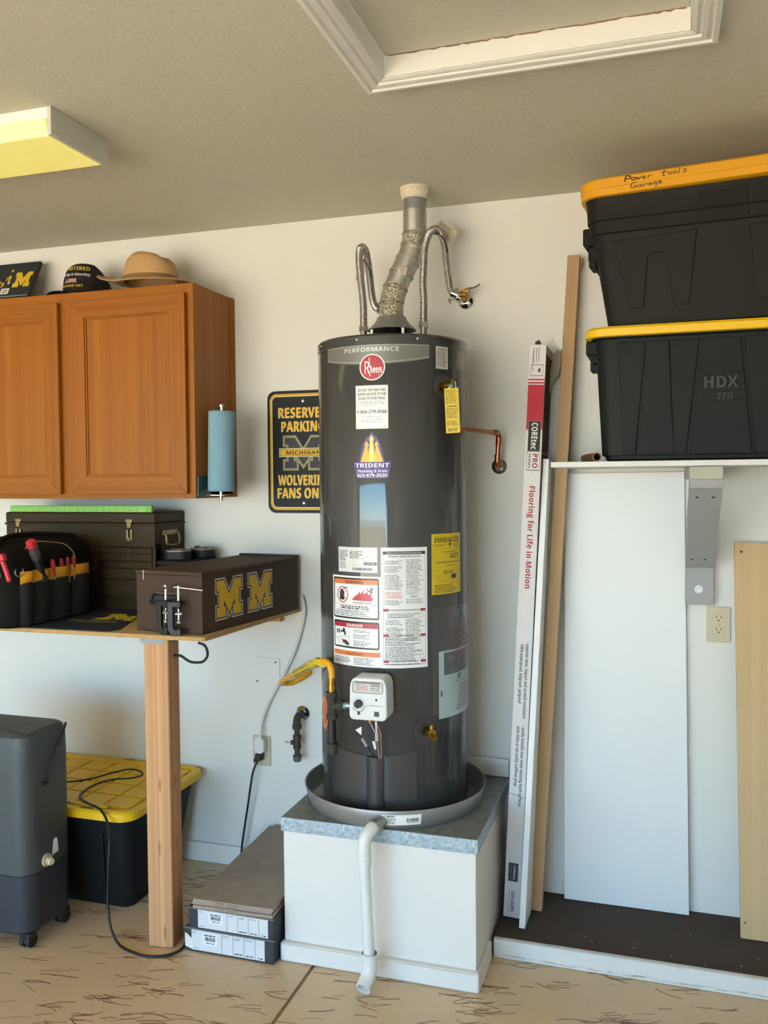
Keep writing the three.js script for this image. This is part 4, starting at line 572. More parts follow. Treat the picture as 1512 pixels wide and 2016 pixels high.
{ // black case with two tape measures on it
  const t = thing('black_case', 'black plastic case standing between tool chest and brown box', 'case', [-1.66, BY, 0.125]);
  part(t, 'case_body', bb(-0.092, 0.035, 0.001, 0.182, -0.11, 0.1, 0.012), M.tote); part(t, 'case_lid', bb(-0.094, 0.037, 0.17, 0.188, -0.112, 0.102, 0.006), M.tote);
  const tape = (name, pos, turn, lab) => { const q = thing('tape_measure', lab, 'tape measure', pos, turn, 'tape measures behind the brown box'); const s = new THREE.Shape(); s.moveTo(-0.042, 0); s.lineTo(0.042, 0); s.lineTo(0.042, 0.018); s.quadraticCurveTo(0.04, 0.036, 0.02, 0.038); s.lineTo(-0.03, 0.038); s.quadraticCurveTo(-0.042, 0.036, -0.042, 0.024); s.closePath();
    const g = rrShape(0.086, 0.07, 0.026); part(q, 'case', J(ext(g, 0.022, 0.004).rotateX(-Math.PI / 2).translate(0, 0.004, 0)), M.rubber); part(q, 'grey_rim', ext(rrShape(0.084, 0.068, 0.025), 0.006, 0.002).rotateX(-Math.PI / 2).translate(0, 0.027, 0), S('#77787a', 0.35)); part(q, 'face_disc', J(cyl(0.022, 0.024, 0.006, 32).translate(0.006, 0.037, 0)), S('#9a6a3a', 0.25, { metalness: 0.7 }), 'copper coloured round disc'); part(q, 'button', bb(-0.03, -0.012, 0.03, 0.042, -0.008, 0.008, 0.003), M.black); };
  tape('tape_measure', [-1.7, BY + 0.189, 0.165], 0.1, 'black tape measure with grey rim, the one nearer the tool chest'); tape('tape_measure', [-1.655, BY + 0.189, 0.07], -0.2, 'black tape measure, the one nearer the wall and brown box');
}
{ // long brown box with letters
  const t = thing('long_wooden_box', 'long dark brown wooden box with yellow letters on its side', 'box', [-1.44, BY, 0.31], -0.118), w = 0.255, h = 0.194, d = 0.59;
  part(t, 'box_body', bb(-w / 2, w / 2, 0, h - 0.012, -d / 2, d / 2, 0.002), M.brownPaint);
  part(t, 'lid', J(bb(-w / 2 - 0.001, w / 2 + 0.001, h - 0.0115, h, -d / 2, d / 2 + 0.001, 0.0015)), M.brownPaint); part(t, 'lid_rim', J(bb(-w / 2 + 0.01, w / 2 + 0.002, h - 0.002, h + 0.008, -d / 2 - 0.002, -d / 2 + 0.02, 0.002)), S('#26221f', 0.6));
  const mt = canvas(512, 420, (x, W2, H2) => { x.clearRect(0, 0, W2, H2); x.lineJoin = 'miter'; pathM(x, 40, 34, W2 - 80, H2 - 68); x.strokeStyle = '#c9c6bd'; x.lineWidth = 52; x.stroke(); pathM(x, 40, 34, W2 - 80, H2 - 68); x.strokeStyle = '#262a33'; x.lineWidth = 28; x.stroke(); x.fillStyle = '#d0a417'; pathM(x, 40, 34, W2 - 80, H2 - 68); x.fill(); }), mm = cut(mt, 0.45);
  for (const z of [0.15, -0.035]) part(t, 'letter', new THREE.PlaneGeometry(0.165, 0.14).rotateY(Math.PI / 2).translate(w / 2 + 0.0008, 0.1, z), mm, 'yellow block letter M edged in white');
  part(t, 'chipped_mark', J(bb(-w / 2 + 0.028, -w / 2 + 0.031, h - 0.03, h - 0.002, d / 2, d / 2 + 0.0014), bb(-w / 2 + 0.026, -w / 2 + 0.034, h - 0.004, h - 0.001, d / 2, d / 2 + 0.0018)), S('#cfc3a4', 0.8), 'pale chip in the brown paint');
  const hd = new THREE.Group(); hd.name = 'bail_handle'; t.add(hd); part(hd, 'mount', bb(-0.055, 0.055, 0.122, 0.127, d / 2, d / 2 + 0.004, 0.001), S('#4a423a', 0.5)); part(hd, 'grip', tube([[-0.05, 0.12, d / 2 + 0.002], [-0.053, 0.112, d / 2 + 0.014], [-0.056, 0.098, d / 2 + 0.02], [-0.048, 0.093, d / 2 + 0.022], [0.036, 0.095, d / 2 + 0.022], [0.045, 0.1, d / 2 + 0.02], [0.042, 0.112, d / 2 + 0.014], [0.04, 0.12, d / 2 + 0.002]], 0.005, 60, 10), M.black); part(hd, 'pad', bb(-0.05, 0.04, 0.096, 0.119, d / 2, d / 2 + 0.012, 0.004), M.black);
  // two C-clamps hung on the handle
  const clamp = (pos, turn, lab, bar) => {
    const c = thing('c_clamp', lab, 'clamp', pos, turn, 'c-clamps on the brown box'), s = new THREE.Shape(); s.moveTo(-0.034, 0.1); s.lineTo(-0.034, 0.022); s.quadraticCurveTo(-0.033, 0, -0.012, 0); s.lineTo(0.006, 0); s.lineTo(0.007, 0.014); s.lineTo(-0.008, 0.013); s.quadraticCurveTo(-0.0185, 0.014, -0.019, 0.026); s.lineTo(-0.019, 0.088); s.lineTo(0.006, 0.088); s.lineTo(0.006, 0.1); s.closePath();
    part(c, 'frame', ext(s, 0.008, 0.002).translate(0, 0, -0.004), M.black); part(c, 'collar', rod(V(0, 0.08, 0), V(0, 0.106, 0), 0.0062), M.rubber); part(c, 'screw', J(rod(V(0, 0.104, 0), V(0, 0.152, 0), 0.0042), rod(V(0, 0.045, 0), V(0, 0.082, 0), 0.0033)), M.chrome); part(c, 'swivel_pad', J(turned([[0, 0.036], [0.0075, 0.036], [0.008, 0.041], [0.004, 0.047], [0, 0.047]], 16)), M.chrome);
    part(c, 'anvil', rod(V(0, 0.012, 0), V(0, 0.02, 0), 0.007), M.black); part(c, 'wing_nut', J(at(new THREE.TorusGeometry(0.008, 0.0022, 8, 20).rotateX(1.2), 0.004, 0.068, 0.004), bb(-0.011, 0.012, 0.062, 0.067, 0.001, 0.006, 0.002)), M.steel); part(c, 'slide_bar', J(rod(V(bar[0], 0.1475, 0.001), V(bar[1], 0.1475 - 0.008, bar[2]), 0.0021), ball([bar[0], 0.1475, 0.001], 0.0034), ball([bar[1], 0.1395, bar[2]], 0.0034)), M.chrome);
  };
  clamp([-1.462, BY + 0.0035, 0.641], -0.2, 'black c-clamp with chrome screw, its sliding bar pushed in', [-0.006, 0.022, 0.02]); clamp([-1.413, BY + 0.0035, 0.648], 0.1, 'black c-clamp with chrome screw, its bar sticking out sideways', [-0.012, 0.079, 0.004]);
}
// ------------------------------------------------------------------ under the bench
function gridLid(t, w, d, y, r, mat, o = {}) {
  part(t, 'lid', J(loft([[w - 0.014, d - 0.014, y - 0.034, r], [w, d, y - 0.03, r], [w, d, y - 0.006, r], [w - 0.012, d - 0.012, y, r], [w - 0.05, d - 0.05, y + 0.001, r - 0.01], [w - 0.062, d - 0.062, y - 0.012, r - 0.012]], { k: 8, crease: 0.5, bottom: false })), mat);
}
{
  const t = thing('storage_tote', 'black storage tote with yellow lid on the floor behind the post', 'tote', [-2.06, 0, 0.266]);
  part(t, 'tub', loft([[0.6, 0.31, 0.001, 0.035], [0.612, 0.322, 0.008, 0.04], [0.7, 0.46, 0.345, 0.05], [0.73, 0.49, 0.346, 0.05], [0.73, 0.49, 0.358, 0.05]], { k: 8 }), M.tote);
  for (const x of [-0.19, 0.0, 0.19]) part(t, 'rib', J(bb(x - 0.003, x + 0.003, 0.05, 0.31, 0, 0.006, 0.002).rotateZ(-0.1).translate(0.02, 0, 0).rotateX(0.2).translate(0, 0, 0.162)), M.tote);
  gridLid(t, 0.75, 0.52, 0.376, 0.06, M.yellowLid);
  const cells = []; for (let i = 0; i < 6; i++) for (let k = 0; k < 4; k++) cells.push(bb(-0.33 + i * 0.11 + 0.004, -0.33 + (i + 1) * 0.11 - 0.004, 0.36, 0.3715, -0.22 + k * 0.105 + 0.004, -0.22 + (k + 1) * 0.105 - 0.004, 0.003));
  cells.forEach((g) => part(t, 'lid_square', g, M.yellowLid));
  part(t, 'lid_ridge', bb(-0.09, 0.04, 0.37, 0.384, 0.2, 0.232, 0.006), M.yellowLid); part(t, 'lid_ridge', bb(0.11, 0.26, 0.37, 0.381, 0.2, 0.225, 0.006), M.yellowLid);
  part(t, 'lid_slot', J(bb(0.17, 0.22, 0.3762, 0.3775, 0.238, 0.248)), S('#7a6106', 0.7)); part(t, 'lid_slot', J(bb(0.02, 0.06, 0.3762, 0.3775, -0.248, -0.24)), S('#7a6106', 0.7));
}
{
  const t = thing('evaporative_cooler', 'dark grey portable cooler cabinet on castors under the bench', 'cooler', [-2.162, 0, 0.646]);
  part(t, 'upper_shell', loft([[0.52, 0.232, 0.238, 0.05], [0.52, 0.232, 0.6, 0.05], [0.518, 0.23, 0.655, 0.05], [0.505, 0.218, 0.678, 0.045], [0.48, 0.19, 0.688, 0.035]], { k: 10, crease: 0.6 }), M.cooler);
  part(t, 'water_tank', loft([[0.5, 0.215, 0.045, 0.045], [0.515, 0.228, 0.055, 0.05], [0.52, 0.232, 0.236, 0.05]], { k: 10 }), M.coolerBase, 'dark blue-grey lower tank');
  part(t, 'cable', tube([[0.264, 0.684, -0.08], [0.268, 0.66, -0.06], [0.268, 0.6, -0.01], [0.267, 0.54, 0.012], [0.263, 0.515, 0.018], [0.262, 0.512, 0.035]], 0.004, 50, 8), M.cord); part(t, 'cable_clip', J(ball([0.262, 0.514, 0.022], 0.008), bb(0.256, 0.268, 0.508, 0.521, 0.022, 0.046, 0.003)), M.black);
  part(t, 'drain_spout', J(rod(V(0.258, 0.262, 0.028), V(0.268, 0.262, 0.028), 0.021, 0.02, 24), rod(V(0.266, 0.262, 0.03), V(0.29, 0.261, 0.036), 0.0105, 0.0095, 20), rod(V(0.276, 0.2615, 0.032), V(0.28, 0.2615, 0.033), 0.0135, 0.0135, 20)), S('#cfc29a', 0.5), 'cream plastic spout');
  part(t, 'spout_cap_tag', ext(poly([[-0.014, 0], [0.014, 0.008], [0.01, 0.05], [0.004, 0.056], [-0.006, 0.052]]), 0.001).rotateY(Math.PI / 2 - 0.15).translate(0.264, 0.264, -0.012), label(canvas(64, 128, (x, w, h) => { x.fillStyle = '#dfe0df'; x.fillRect(0, 0, w, h); lines(x, 8, 20, 48, 9, 11, '#444', 0.5, 0.2); })), 'white printed tag');
  const castor = (x, z) => { const c = new THREE.Group(); c.name = 'castor'; c.position.set(x, 0, z); t.add(c); part(c, 'wheel', J(rod(V(-0.018, 0.022, 0), V(-0.004, 0.022, 0), 0.0215, 0.0215, 24), rod(V(0.004, 0.022, 0), V(0.018, 0.022, 0), 0.0215, 0.0215, 24)), M.rubber); part(c, 'hood', J(bb(-0.02, 0.02, 0.03, 0.05, -0.022, 0.018, 0.008), bb(-0.004, 0.004, 0.016, 0.05, -0.02, 0.02, 0.003)), M.black); };
  for (const x of [-0.22, 0.232]) for (const z of [-0.08, 0.085]) castor(x, z);
}
single('extension_cord', 'black extension cord looping over the yellow lid down to the floor', 'cord', J(tube([[-2.35, 0.372, 0.34], [-2.15, 0.372, 0.32], [-2.05, 0.372, 0.26], [-2.0, 0.372, 0.16], [-1.96, 0.372, 0.11], [-1.9, 0.372, 0.125], [-1.878, 0.372, 0.165], [-1.9, 0.372, 0.2], [-1.956, 0.372, 0.23], [-1.985, 0.373, 0.3], [-1.97, 0.375, 0.4], [-1.915, 0.384, 0.466], [-1.868, 0.386, 0.495], [-1.8, 0.384, 0.525], [-1.752, 0.36, 0.555], [-1.718, 0.31, 0.592], [-1.714, 0.24, 0.605], [-1.715, 0.17, 0.61], [-1.712, 0.1, 0.615], [-1.69, 0.04, 0.63], [-1.65, 0.01, 0.65], [-1.6, 0.005, 0.668], [-1.53, 0.005, 0.68], [-1.475, 0.005, 0.66], [-1.446, 0.005, 0.62], [-1.455, 0.005, 0.56], [-1.5, 0.005, 0.3]], 0.0043, 320, 8)), M.cord);
{ // tile cartons and loose tiles
  const lt = canvas(640, 160, (x, w, h) => { x.fillStyle = '#d6d6d6'; x.fillRect(0, 0, w, h); x.fillStyle = '#2c2c30'; for (const a of [268, 366, 462, 556]) x.fillRect(a, 0, 3, h); x.fillStyle = '#e6e6e6'; x.fillRect(100, 18, 130, 92); for (let i = 0; i < 26; i++) { x.fillStyle = '#222'; x.fillRect(118 + i * 3.6, 44, rnd() < 0.5 ? 1.4 : 2.6, 32); } lines(x, 112, 26, 100, 1, 16, '#222', 0.7, 0); lines(x, 130, 88, 70, 1, 14, '#333', 0.6, 0); lines(x, 10, 12, 40, 2, 10, '#444'); lines(x, 280, 12, 60, 2, 9, '#444'); lines(x, 378, 12, 60, 3, 9, '#444'); lines(x, 474, 12, 60, 2, 9, '#444'); lines(x, 380, 136, 70, 1, 14, '#222', 0.7, 0); lines(x, 478, 138, 62, 1, 14, '#222', 0.7, 0); lines(x, 580, 140, 46, 1, 14, '#222', 0.7, 0); lines(x, 12, 140, 60, 1, 9, '#444'); });
  const lm = label(lt, 0.6);
  const box1 = (y, h, z1, x0, x1, lab, torn) => { const t = thing('tile_carton', lab, 'carton', [(x0 + x1) / 2, y, z1 - 0.29], 0, 'tile cartons beside the heater stand'), w = x1 - x0; part(t, 'carton_body', bb(-w / 2, w / 2, 0, h, -0.29, 0.29, 0.004), S('#34363b', 0.75, { bumpMap: again(grit, 0.2, 0.2), bumpScale: 0.0006 })); part(t, 'printed_label', new THREE.PlaneGeometry(w * 0.82, h * 0.82).translate(torn ? -0.004 : 0.008, h / 2, 0.2908), lm); if (torn) part(t, 'torn_flap', ext(poly([[-w / 2 + 0.001, h * 0.75], [-w / 2 + 0.012, h * 0.68], [-w / 2 + 0.024, h * 0.55], [-w / 2 + 0.036, h * 0.5], [-w / 2 + 0.03, h * 0.1], [-w / 2 + 0.001, h * 0.2]]), 0.001).translate(0, 0, 0.291), M.paper); part(t, 'lid_edge', J(bb(-w / 2 - 0.001, w / 2 + 0.001, h - 0.006, h - 0.001, 0.285, 0.292, 0.001)), S('#6f6a63', 0.8)); };
  box1(0.0005, 0.078, 0.605, -1.435, -1.126, 'dark tile carton with torn printed label, the lower one on the floor', true); box1(0.079, 0.07, 0.612, -1.418, -1.124, 'dark tile carton with white label, carrying the loose tiles', false);
  [[0.1495, 'lowest of three loose brown tiles stacked on the carton', 0.0], [0.1605, 'middle one of three loose brown tiles stacked on the carton', -0.004], [0.1715, 'brown stone-look tile with its face showing on top of the stack', 0.003]].forEach(([y, lab, dx]) => { const t = thing('floor_tile', lab, 'tile', [-1.268 + dx, y, 0.318 + dx * 0.8], 0.03, 'loose tiles on the cartons'); part(t, 'tile_body', bb(-0.137, 0.132, 0, 0.0095, -0.3, 0.3, 0.0008), M.tileEdge); part(t, 'glazed_face', uvm(bb(-0.136, 0.131, 0.0096, 0.0102, -0.299, 0.299), 'z'), M.tileTop); part(t, 'edge_stamp', J(bb(-0.06, -0.03, 0.004, 0.0055, 0.2998, 0.3004), bb(-0.02, 0.02, 0.004, 0.0055, 0.2998, 0.3004)), S('#5f5148', 0.8)); });
}
// ------------------------------------------------------------------ sign, outlets, wall plate
{
  const w = 0.286, h = 0.452, t = thing('parking_sign', 'black and yellow reserved parking sign behind the water heater', 'sign', [-1.262, 1.368, 0.012]);
  part(t, 'panel', ext(rrShape(w, h, 0.03, 0, h / 2), 0.003, 0.001).translate(0, 0, -0.012 + 0.004), S('#26262a', 0.4));
  const tx = canvas(864, 1280, (x, W, H2) => {
    x.fillStyle = '#1b1b1e'; x.fillRect(0, 0, W, H2); x.lineWidth = 20; x.strokeStyle = '#cfa02c'; x.beginPath(); x.roundRect(38, 38, W - 76, H2 - 76, 70); x.stroke(); x.lineWidth = 12; x.strokeStyle = '#dcc98c'; x.beginPath(); x.roundRect(54, 54, W - 108, H2 - 108, 58); x.stroke();
    const T2 = (s, y, f) => { txt(x, s, W / 2 - 6, y + 5, 128, '#e0cf96', { fit: f, sy: 1.15 }); txt(x, s, W / 2, y, 128, '#e6b01c', { fit: f, sy: 1.15 }); };
    T2('RESERVED', 228, 610); T2('PARKING', 372, 540); T2('WOLVERINE', 935, 610); T2('FANS ONLY', 1072, 650);
    pathM(x, 196, 478, 472, 345); x.fillStyle = '#3a3a42'; x.fill(); x.lineWidth = 20; x.strokeStyle = '#e3d7a8'; x.stroke(); x.lineWidth = 12; x.strokeStyle = '#2b2b30'; x.stroke(); x.lineWidth = 4; x.strokeStyle = '#b99a3c'; x.stroke();
    x.fillStyle = '#e3d7a8'; x.fillRect(138, 600, W - 276, 92); x.fillStyle = '#25262b'; x.fillRect(146, 608, W - 292, 76); x.fillStyle = '#d9ab30'; x.fillRect(152, 613, W - 304, 66); txt(x, 'MICHIGAN', W / 2, 648, 52, '#2a2411', { fit: 430 });
    for (const y of [110, 1178]) { x.fillStyle = '#e9e6da'; x.beginPath(); x.arc(W / 2, y, 15, 0, 7); x.fill(); }
  });
  part(t, 'printed_face', print(rrShape(w, h, 0.03), w, h).translate(0, h / 2, -0.0035), P('#ffffff', 0.45, { map: tx, specularIntensity: 0.35 }));
}
function outlet(pos, lab) {
  const t = thing('wall_outlet', lab, 'outlet', pos); part(t, 'plate', J(ext(rrShape(0.07, 0.112, 0.004), 0.003, 0.0015).translate(0, 0, 0.0016)), M.ivory); part(t, 'screw', ball([0, 0, 0.006], 0.003), M.ivory);
  for (const y of [-0.0195, 0.0195]) { const r = new THREE.Group(); r.name = 'receptacle'; r.position.y = y; t.add(r); part(r, 'face', ext(rrShape(0.034, 0.028, 0.012), 0.0012, 0.0008).translate(0, 0, 0.0055), S('#c3b994', 0.45)); part(r, 'slots', J(bb(-0.008, -0.0058, 0.0005, 0.0095, 0.007, 0.0082), bb(0.0058, 0.008, 0.0015, 0.0085, 0.007, 0.0082), rod(V(0, -0.006, 0.007), V(0, -0.006, 0.0082), 0.0026)), M.ivoryDark); part(r, 'outline', new THREE.TorusGeometry(0.0155, 0.0008, 6, 32).scale(1.12, 0.95, 1).translate(0, 0, 0.0058), M.ivoryDark); }
}
outlet([-1.4485, 0.459, 0], 'ivory double outlet with two plugs beside the heater stand'); outlet([0.1795, 1.012, 0], 'ivory double outlet below the shelf bracket, nothing plugged in');
{ const t = thing('blank_plate', 'white painted blank wall plate with two screws below the workbench', 'plate', [-1.421, 0.7675, 0]); part(t, 'plate', ext(rrShape(0.098, 0.098, 0.004), 0.002, 0.001).translate(0, 0, 0.001), M.wall); part(t, 'screw', J(ball([0.034, 0.034, 0.004], 0.0034)), M.black); part(t, 'screw', J(ball([-0.043, -0.042, 0.004], 0.0034)), M.black); }
{ const t = thing('appliance_cable', 'white appliance cord plugged into the upper outlet socket', 'cord', [-1.45, 0.478, 0.008]); const o = (a) => a.map(([x, y, z]) => [x + 1.45, y - 0.478, z - 0.008]); part(t, 'plug', J(ext(rrShape(0.034, 0.056, 0.016), 0.02, 0.003).translate(0.004, 0.008, 0.004)), M.whiteCord); part(t, 'cable', tube(o([[-1.444, 0.5, 0.03], [-1.443, 0.53, 0.026], [-1.44, 0.57, 0.02], [-1.421, 0.63, 0.014], [-1.38, 0.707, 0.012], [-1.333, 0.79, 0.012], [-1.295, 0.874, 0.012], [-1.268, 0.97, 0.014], [-1.262, 1.01, 0.014], [-1.272, 1.06, 0.014]]), 0.0065, 90, 10), M.whiteCord); }
{ const t = thing('power_cable', 'black power cord hanging from the lower outlet socket', 'cord', [-1.45, 0.44, 0.008]); const o = (a) => a.map(([x, y, z]) => [x + 1.45, y - 0.44, z - 0.008]); part(t, 'plug', J(bb(-0.014, 0.014, -0.012, 0.014, 0.001, 0.03, 0.005), bb(-0.02, -0.002, -0.02, -0.004, 0.012, 0.028, 0.004)), M.black); part(t, 'cable', tube(o([[-1.456, 0.426, 0.028], [-1.47, 0.39, 0.035], [-1.482, 0.33, 0.036], [-1.496, 0.25, 0.034], [-1.512, 0.17, 0.03], [-1.526, 0.09, 0.028], [-1.53, 0.03, 0.03], [-1.52, 0.006, 0.05], [-1.49, 0.006, 0.08]]), 0.0042, 90, 8), M.cord); }
// ------------------------------------------------------------------ right side: leaning boards
function leaning(name, lab, cat, b, t, build) {   // a frame whose y axis runs from b to t
  const o = thing(name, lab, cat, b), y = V(...t).sub(V(...b)), L = y.length(); y.normalize(); const z = V(0, 0, 1).addScaledVector(y, -y.z).normalize(), x = V().crossVectors(y, z);
  o.quaternion.setFromRotationMatrix(new THREE.Matrix4().makeBasis(x, y, z)); build(o, L); return o;
}
leaning('flooring_carton', 'tall white and red flooring carton leaning beside the heater stand', 'carton', [-0.459, 0.058, 0.142], [-0.376, 1.915, 0.09], (t, L) => {
  const w = 0.053, d = 0.165, z = d / 2;
  part(t, 'carton_body', bb(-w / 2, w / 2, 0.002, L, -z, z - 0.0005, 0.002), S('#c9c6c4', 0.75));
  const tex = canvas(96, 2048, () => {}), c = tex.image, x = c.getContext('2d'), H2 = 2048, Y = (m) => H2 * (1 - m / L);
  x.fillStyle = '#d3cfcd'; x.fillRect(0, 0, 96, H2); for (let i = 0; i < 60; i++) { x.globalAlpha = 0.15; x.fillStyle = rnd() < 0.5 ? '#b9b4b1' : '#e2dfdd'; x.fillRect(rr(0, 96), rr(0, H2), rr(5, 40), rr(2, 30)); } x.globalAlpha = 1;
  x.fillStyle = '#b02433'; x.fillRect(0, Y(1.74), 96, Y(1.587) - Y(1.74)); x.fillRect(0, Y(1.75), 96, 5); x.fillStyle = '#d3cfcd'; x.fillRect(0, Y(1.735), 96, 4);
  lines(x, 18, Y(1.84), 8, 20, 3.6, '#555', 0.6, 0.2); x.strokeStyle = '#555'; x.lineWidth = 2; x.strokeRect(12, Y(1.795), 72, 38); x.beginPath(); x.arc(62, Y(1.795) + 19, 8, 0, 7); x.fillStyle = '#444'; x.fill(); x.fillRect(24, Y(1.85), 3, 52); x.fillRect(40, Y(1.85), 3, 52); x.fillRect(54, Y(1.85), 3, 48);
  x.fillStyle = '#2a2624'; x.fillRect(14, Y(1.615), 72, Y(1.519) - Y(1.615)); x.strokeStyle = '#8a8480'; x.strokeRect(14, Y(1.615), 72, Y(1.519) - Y(1.615)); x.fillStyle = '#d8d4d0'; x.fillRect(12, Y(1.517), 76, Y(1.457) - Y(1.517)); x.strokeStyle = '#222'; x.strokeRect(12, Y(1.517), 76, Y(1.457) - Y(1.517));
  const side = (s, m, px, size, col, o) => txt(x, s, px, Y(m), size, col, { rot: Math.PI / 2, ...o });
  side('COREtec', 1.567, 50, 50, '#e8e5e0', { fit: 96 }); side('PRO', 1.487, 60, 44, '#8e2230', { fit: 54 }); side('SERIES', 1.487, 28, 18, '#333', { fit: 54 });
  side('Flooring for Life in Motion', 1.24, 52, 46, '#a02a36', { fit: 369 }); side('· superior dent, impact and scratch resistance', 0.777, 68, 26, '#333', { fit: 275 }); side('· 100% waterproof, kidproof, petproof', 0.8, 36, 26, '#333', { fit: 220 });
  side('· easily installs over most existing hard surfaces', 0.497, 66, 26, '#333', { fit: 293 }); side('with little or no costly subfloor prep', 0.528, 36, 26, '#333', { fit: 216 });
  x.fillStyle = '#2c3334'; x.fillRect(18, Y(0.178), 58, 66); side('COREtec', 0.148, 54, 22, '#c9c6c0', { fit: 54 }); lines(x, 30, Y(0.174), 5, 14, 4, '#aaa', 0.6, 0); side('USFLOORS', 0.053, 50, 26, '#333', { fit: 74 }); lines(x, 28, Y(0.086), 4, 20, 4, '#555', 0.6, 0);
  x.strokeStyle = '#8f8a86'; x.lineWidth = 3; x.beginPath(); x.moveTo(0, Y(0.405)); x.lineTo(40, Y(0.4)); x.lineTo(96, Y(0.395)); x.stroke();
  part(t, 'printed_front', new THREE.PlaneGeometry(w - 0.001, L - 0.004).translate(0, L / 2 + 0.001, z + 0.0003), label(tex, 0.7));
  part(t, 'dark_side', J(bb(w / 2, w / 2 + 0.0008, 0.95, L - 0.03, -z + 0.002, z - 0.012)), label(canvas(256, 1024, (q, W2, h2) => { q.fillStyle = '#4a2a2c'; q.fillRect(0, 0, W2, h2); q.fillStyle = '#3a3432'; q.fillRect(0, 0, W2, 300); for (let i = 0; i < 9; i++) { q.fillStyle = '#8d8680'; q.fillRect(60, 420 + i * 56, 90, 16); } q.fillStyle = '#a8a09a'; q.fillRect(0, 330, W2, 6); }, [0.17, 0.9]), 0.75), 'dark printed side of the carton');
  part(t, 'torn_flap', ext(poly([[-0.004, -0.11], [0.012, -0.06], [0.03, -0.035], [0.036, 0.005], [0.03, 0.03], [0.02, 0.045], [0.01, 0.03], [0.0, -0.01]]), 0.002).rotateY(-0.25).translate(w / 2 + 0.002, L - 0.045, -0.035), S('#9a9080', 0.85), 'torn grey cardboard flap'); part(t, 'torn_flap', ext(poly([[-0.002, 0.01], [0.016, -0.012], [0.024, -0.008], [0.022, 0.036], [-0.008, 0.036]]), 0.002).rotateY(-0.2).translate(w / 2 + 0.016, L + 0.012, -0.03), M.paper, 'folded white cardboard flap');
  part(t, 'torn_flap', J(ext(poly([[-0.02, 0], [0.022, 0], [0.018, 0.012], [0.004, 0.01], [-0.004, 0.026], [-0.016, 0.02]]), 0.0015).translate(0, L - 0.002, 0.03)), S('#3d3a34', 0.9), 'crushed dark top edge');
});
leaning('white_board', 'narrow white melamine board standing on edge in front of the stick', 'board', [-0.414, 0.058, 0.225], [-0.354, 1.545, 0.085], (t, L) => { part(t, 'panel', bb(-0.0095, 0.0095, 0.003, L, -0.07, 0.07, 0.001), M.white); });
leaning('wood_stick', 'long light wooden batten leaning in the corner above the white board', 'batten', [-0.39, 0.058, 0.138], [-0.276, 2.222, 0.03], (t, L) => { part(t, 'batten', uvm(bb(-0.02, 0.02, 0.002, L, -0.016, 0.016, 0.0015), 'y'), M.stick); part(t, 'split_end', ext(poly([[0, 0], [0.007, 0.02], [0.008, 0.04], [0.001, 0.045]]), 0.01).translate(0.0205, L - 0.05, -0.008), M.stick); });
{ const t = thing('melamine_sheet', 'large plain white panel leaning on the wall below the shelf', 'panel', [-0.115, 0.058, 0.034]); t.rotation.x = -0.018; part(t, 'sheet', ext(poly([[-0.193, 0.001], [0.207, 0.001], [0.187, 1.448], [-0.193, 1.446]]), 0.005, 0.0006).translate(0, 0, -0.0025), M.panelWhite); }
{ const t = thing('plywood_sheet', 'pale plywood sheet leaning on the wall at the right edge', 'panel', [0.43, 0.058, 0.142]); t.rotation.x = -0.092; part(t, 'sheet', uvm(ext(poly([[-0.188, 0.002], [0.25, 0.002], [0.25, 1.228], [-0.206, 1.226]]), 0.014, 0.001).translate(0, 0, -0.014), 'y'), M.ply); part(t, 'nail_hole', J(rod(V(-0.186, 1.198, 0.0008), V(-0.186, 1.198, 0.0016), 0.004)), S('#5b4128', 0.9)); part(t, 'nail_hole', J(rod(V(-0.176, 0.05, 0.0008), V(-0.176, 0.05, 0.0016), 0.003)), S('#5b4128', 0.9)); }
// ------------------------------------------------------------------ shelf on its timber bracket
{
  const t = thing('wall_shelf', 'white shelf board carried on a grey painted timber bracket', 'shelf', [0.3, 1.519, 0]);
  part(t, 'shelf_board', bb(-0.6, 0.65, 0, 0.0155, 0.001, 0.478, 0.0015), S('#d3d2cf', 0.5));
  const br = new THREE.Group(); br.name = 'bracket'; t.add(br); const X = -0.3;
  part(br, 'arm', bb(X + 0.074, X + 0.164, -0.0375, -0.0005, 0.001, 0.452, 0.003, 'z'), M.grayPaint);
  part(br, 'end_grain', new THREE.PlaneGeometry(0.086, 0.034).translate(X + 0.119, -0.019, 0.4526), M.endGrain);
  const prof = poly([[0.445, -0.038], [0.448, -0.06], [0.06, -0.318], [0.04, -0.318], [0.04, -0.29], [0.39, -0.038]].map(([z, y]) => [-z, y]));
  part(br, 'brace', ext(prof, 0.084, 0.001).rotateY(Math.PI / 2).translate(X + 0.077, 0, 0), M.grayPaint);
  part(br, 'wall_block', bb(X + 0.076, X + 0.162, -0.441, -0.312, 0.001, 0.04, 0.002), M.grayPaint);
  part(br, 'bolt', J(rod(V(X + 0.117, -0.39, 0.04), V(X + 0.117, -0.39, 0.0425), 0.0125, 0.0125, 32), rod(V(X + 0.117, -0.39, 0.042), V(X + 0.117, -0.39, 0.048), 0.007, 0.0065, 6)), M.zinc);
  const dirz = V(0, -0.29 + 0.06, -0.42 + 0.036).normalize();
  const hole = (u, x) => { const p = V(X + x, -0.06 - 0.258 * u, 0.448 - 0.388 * u); return rod(p.clone().add(V(0, -0.001, 0.001)), p.clone().add(V(0, 0.0006, -0.0006)), 0.0042); };
  for (const [u, x] of [[0.1, 0.097], [0.1, 0.14], [0.88, 0.093], [0.88, 0.133]]) part(br, 'screw_hole', hole(u, x), M.black);
}
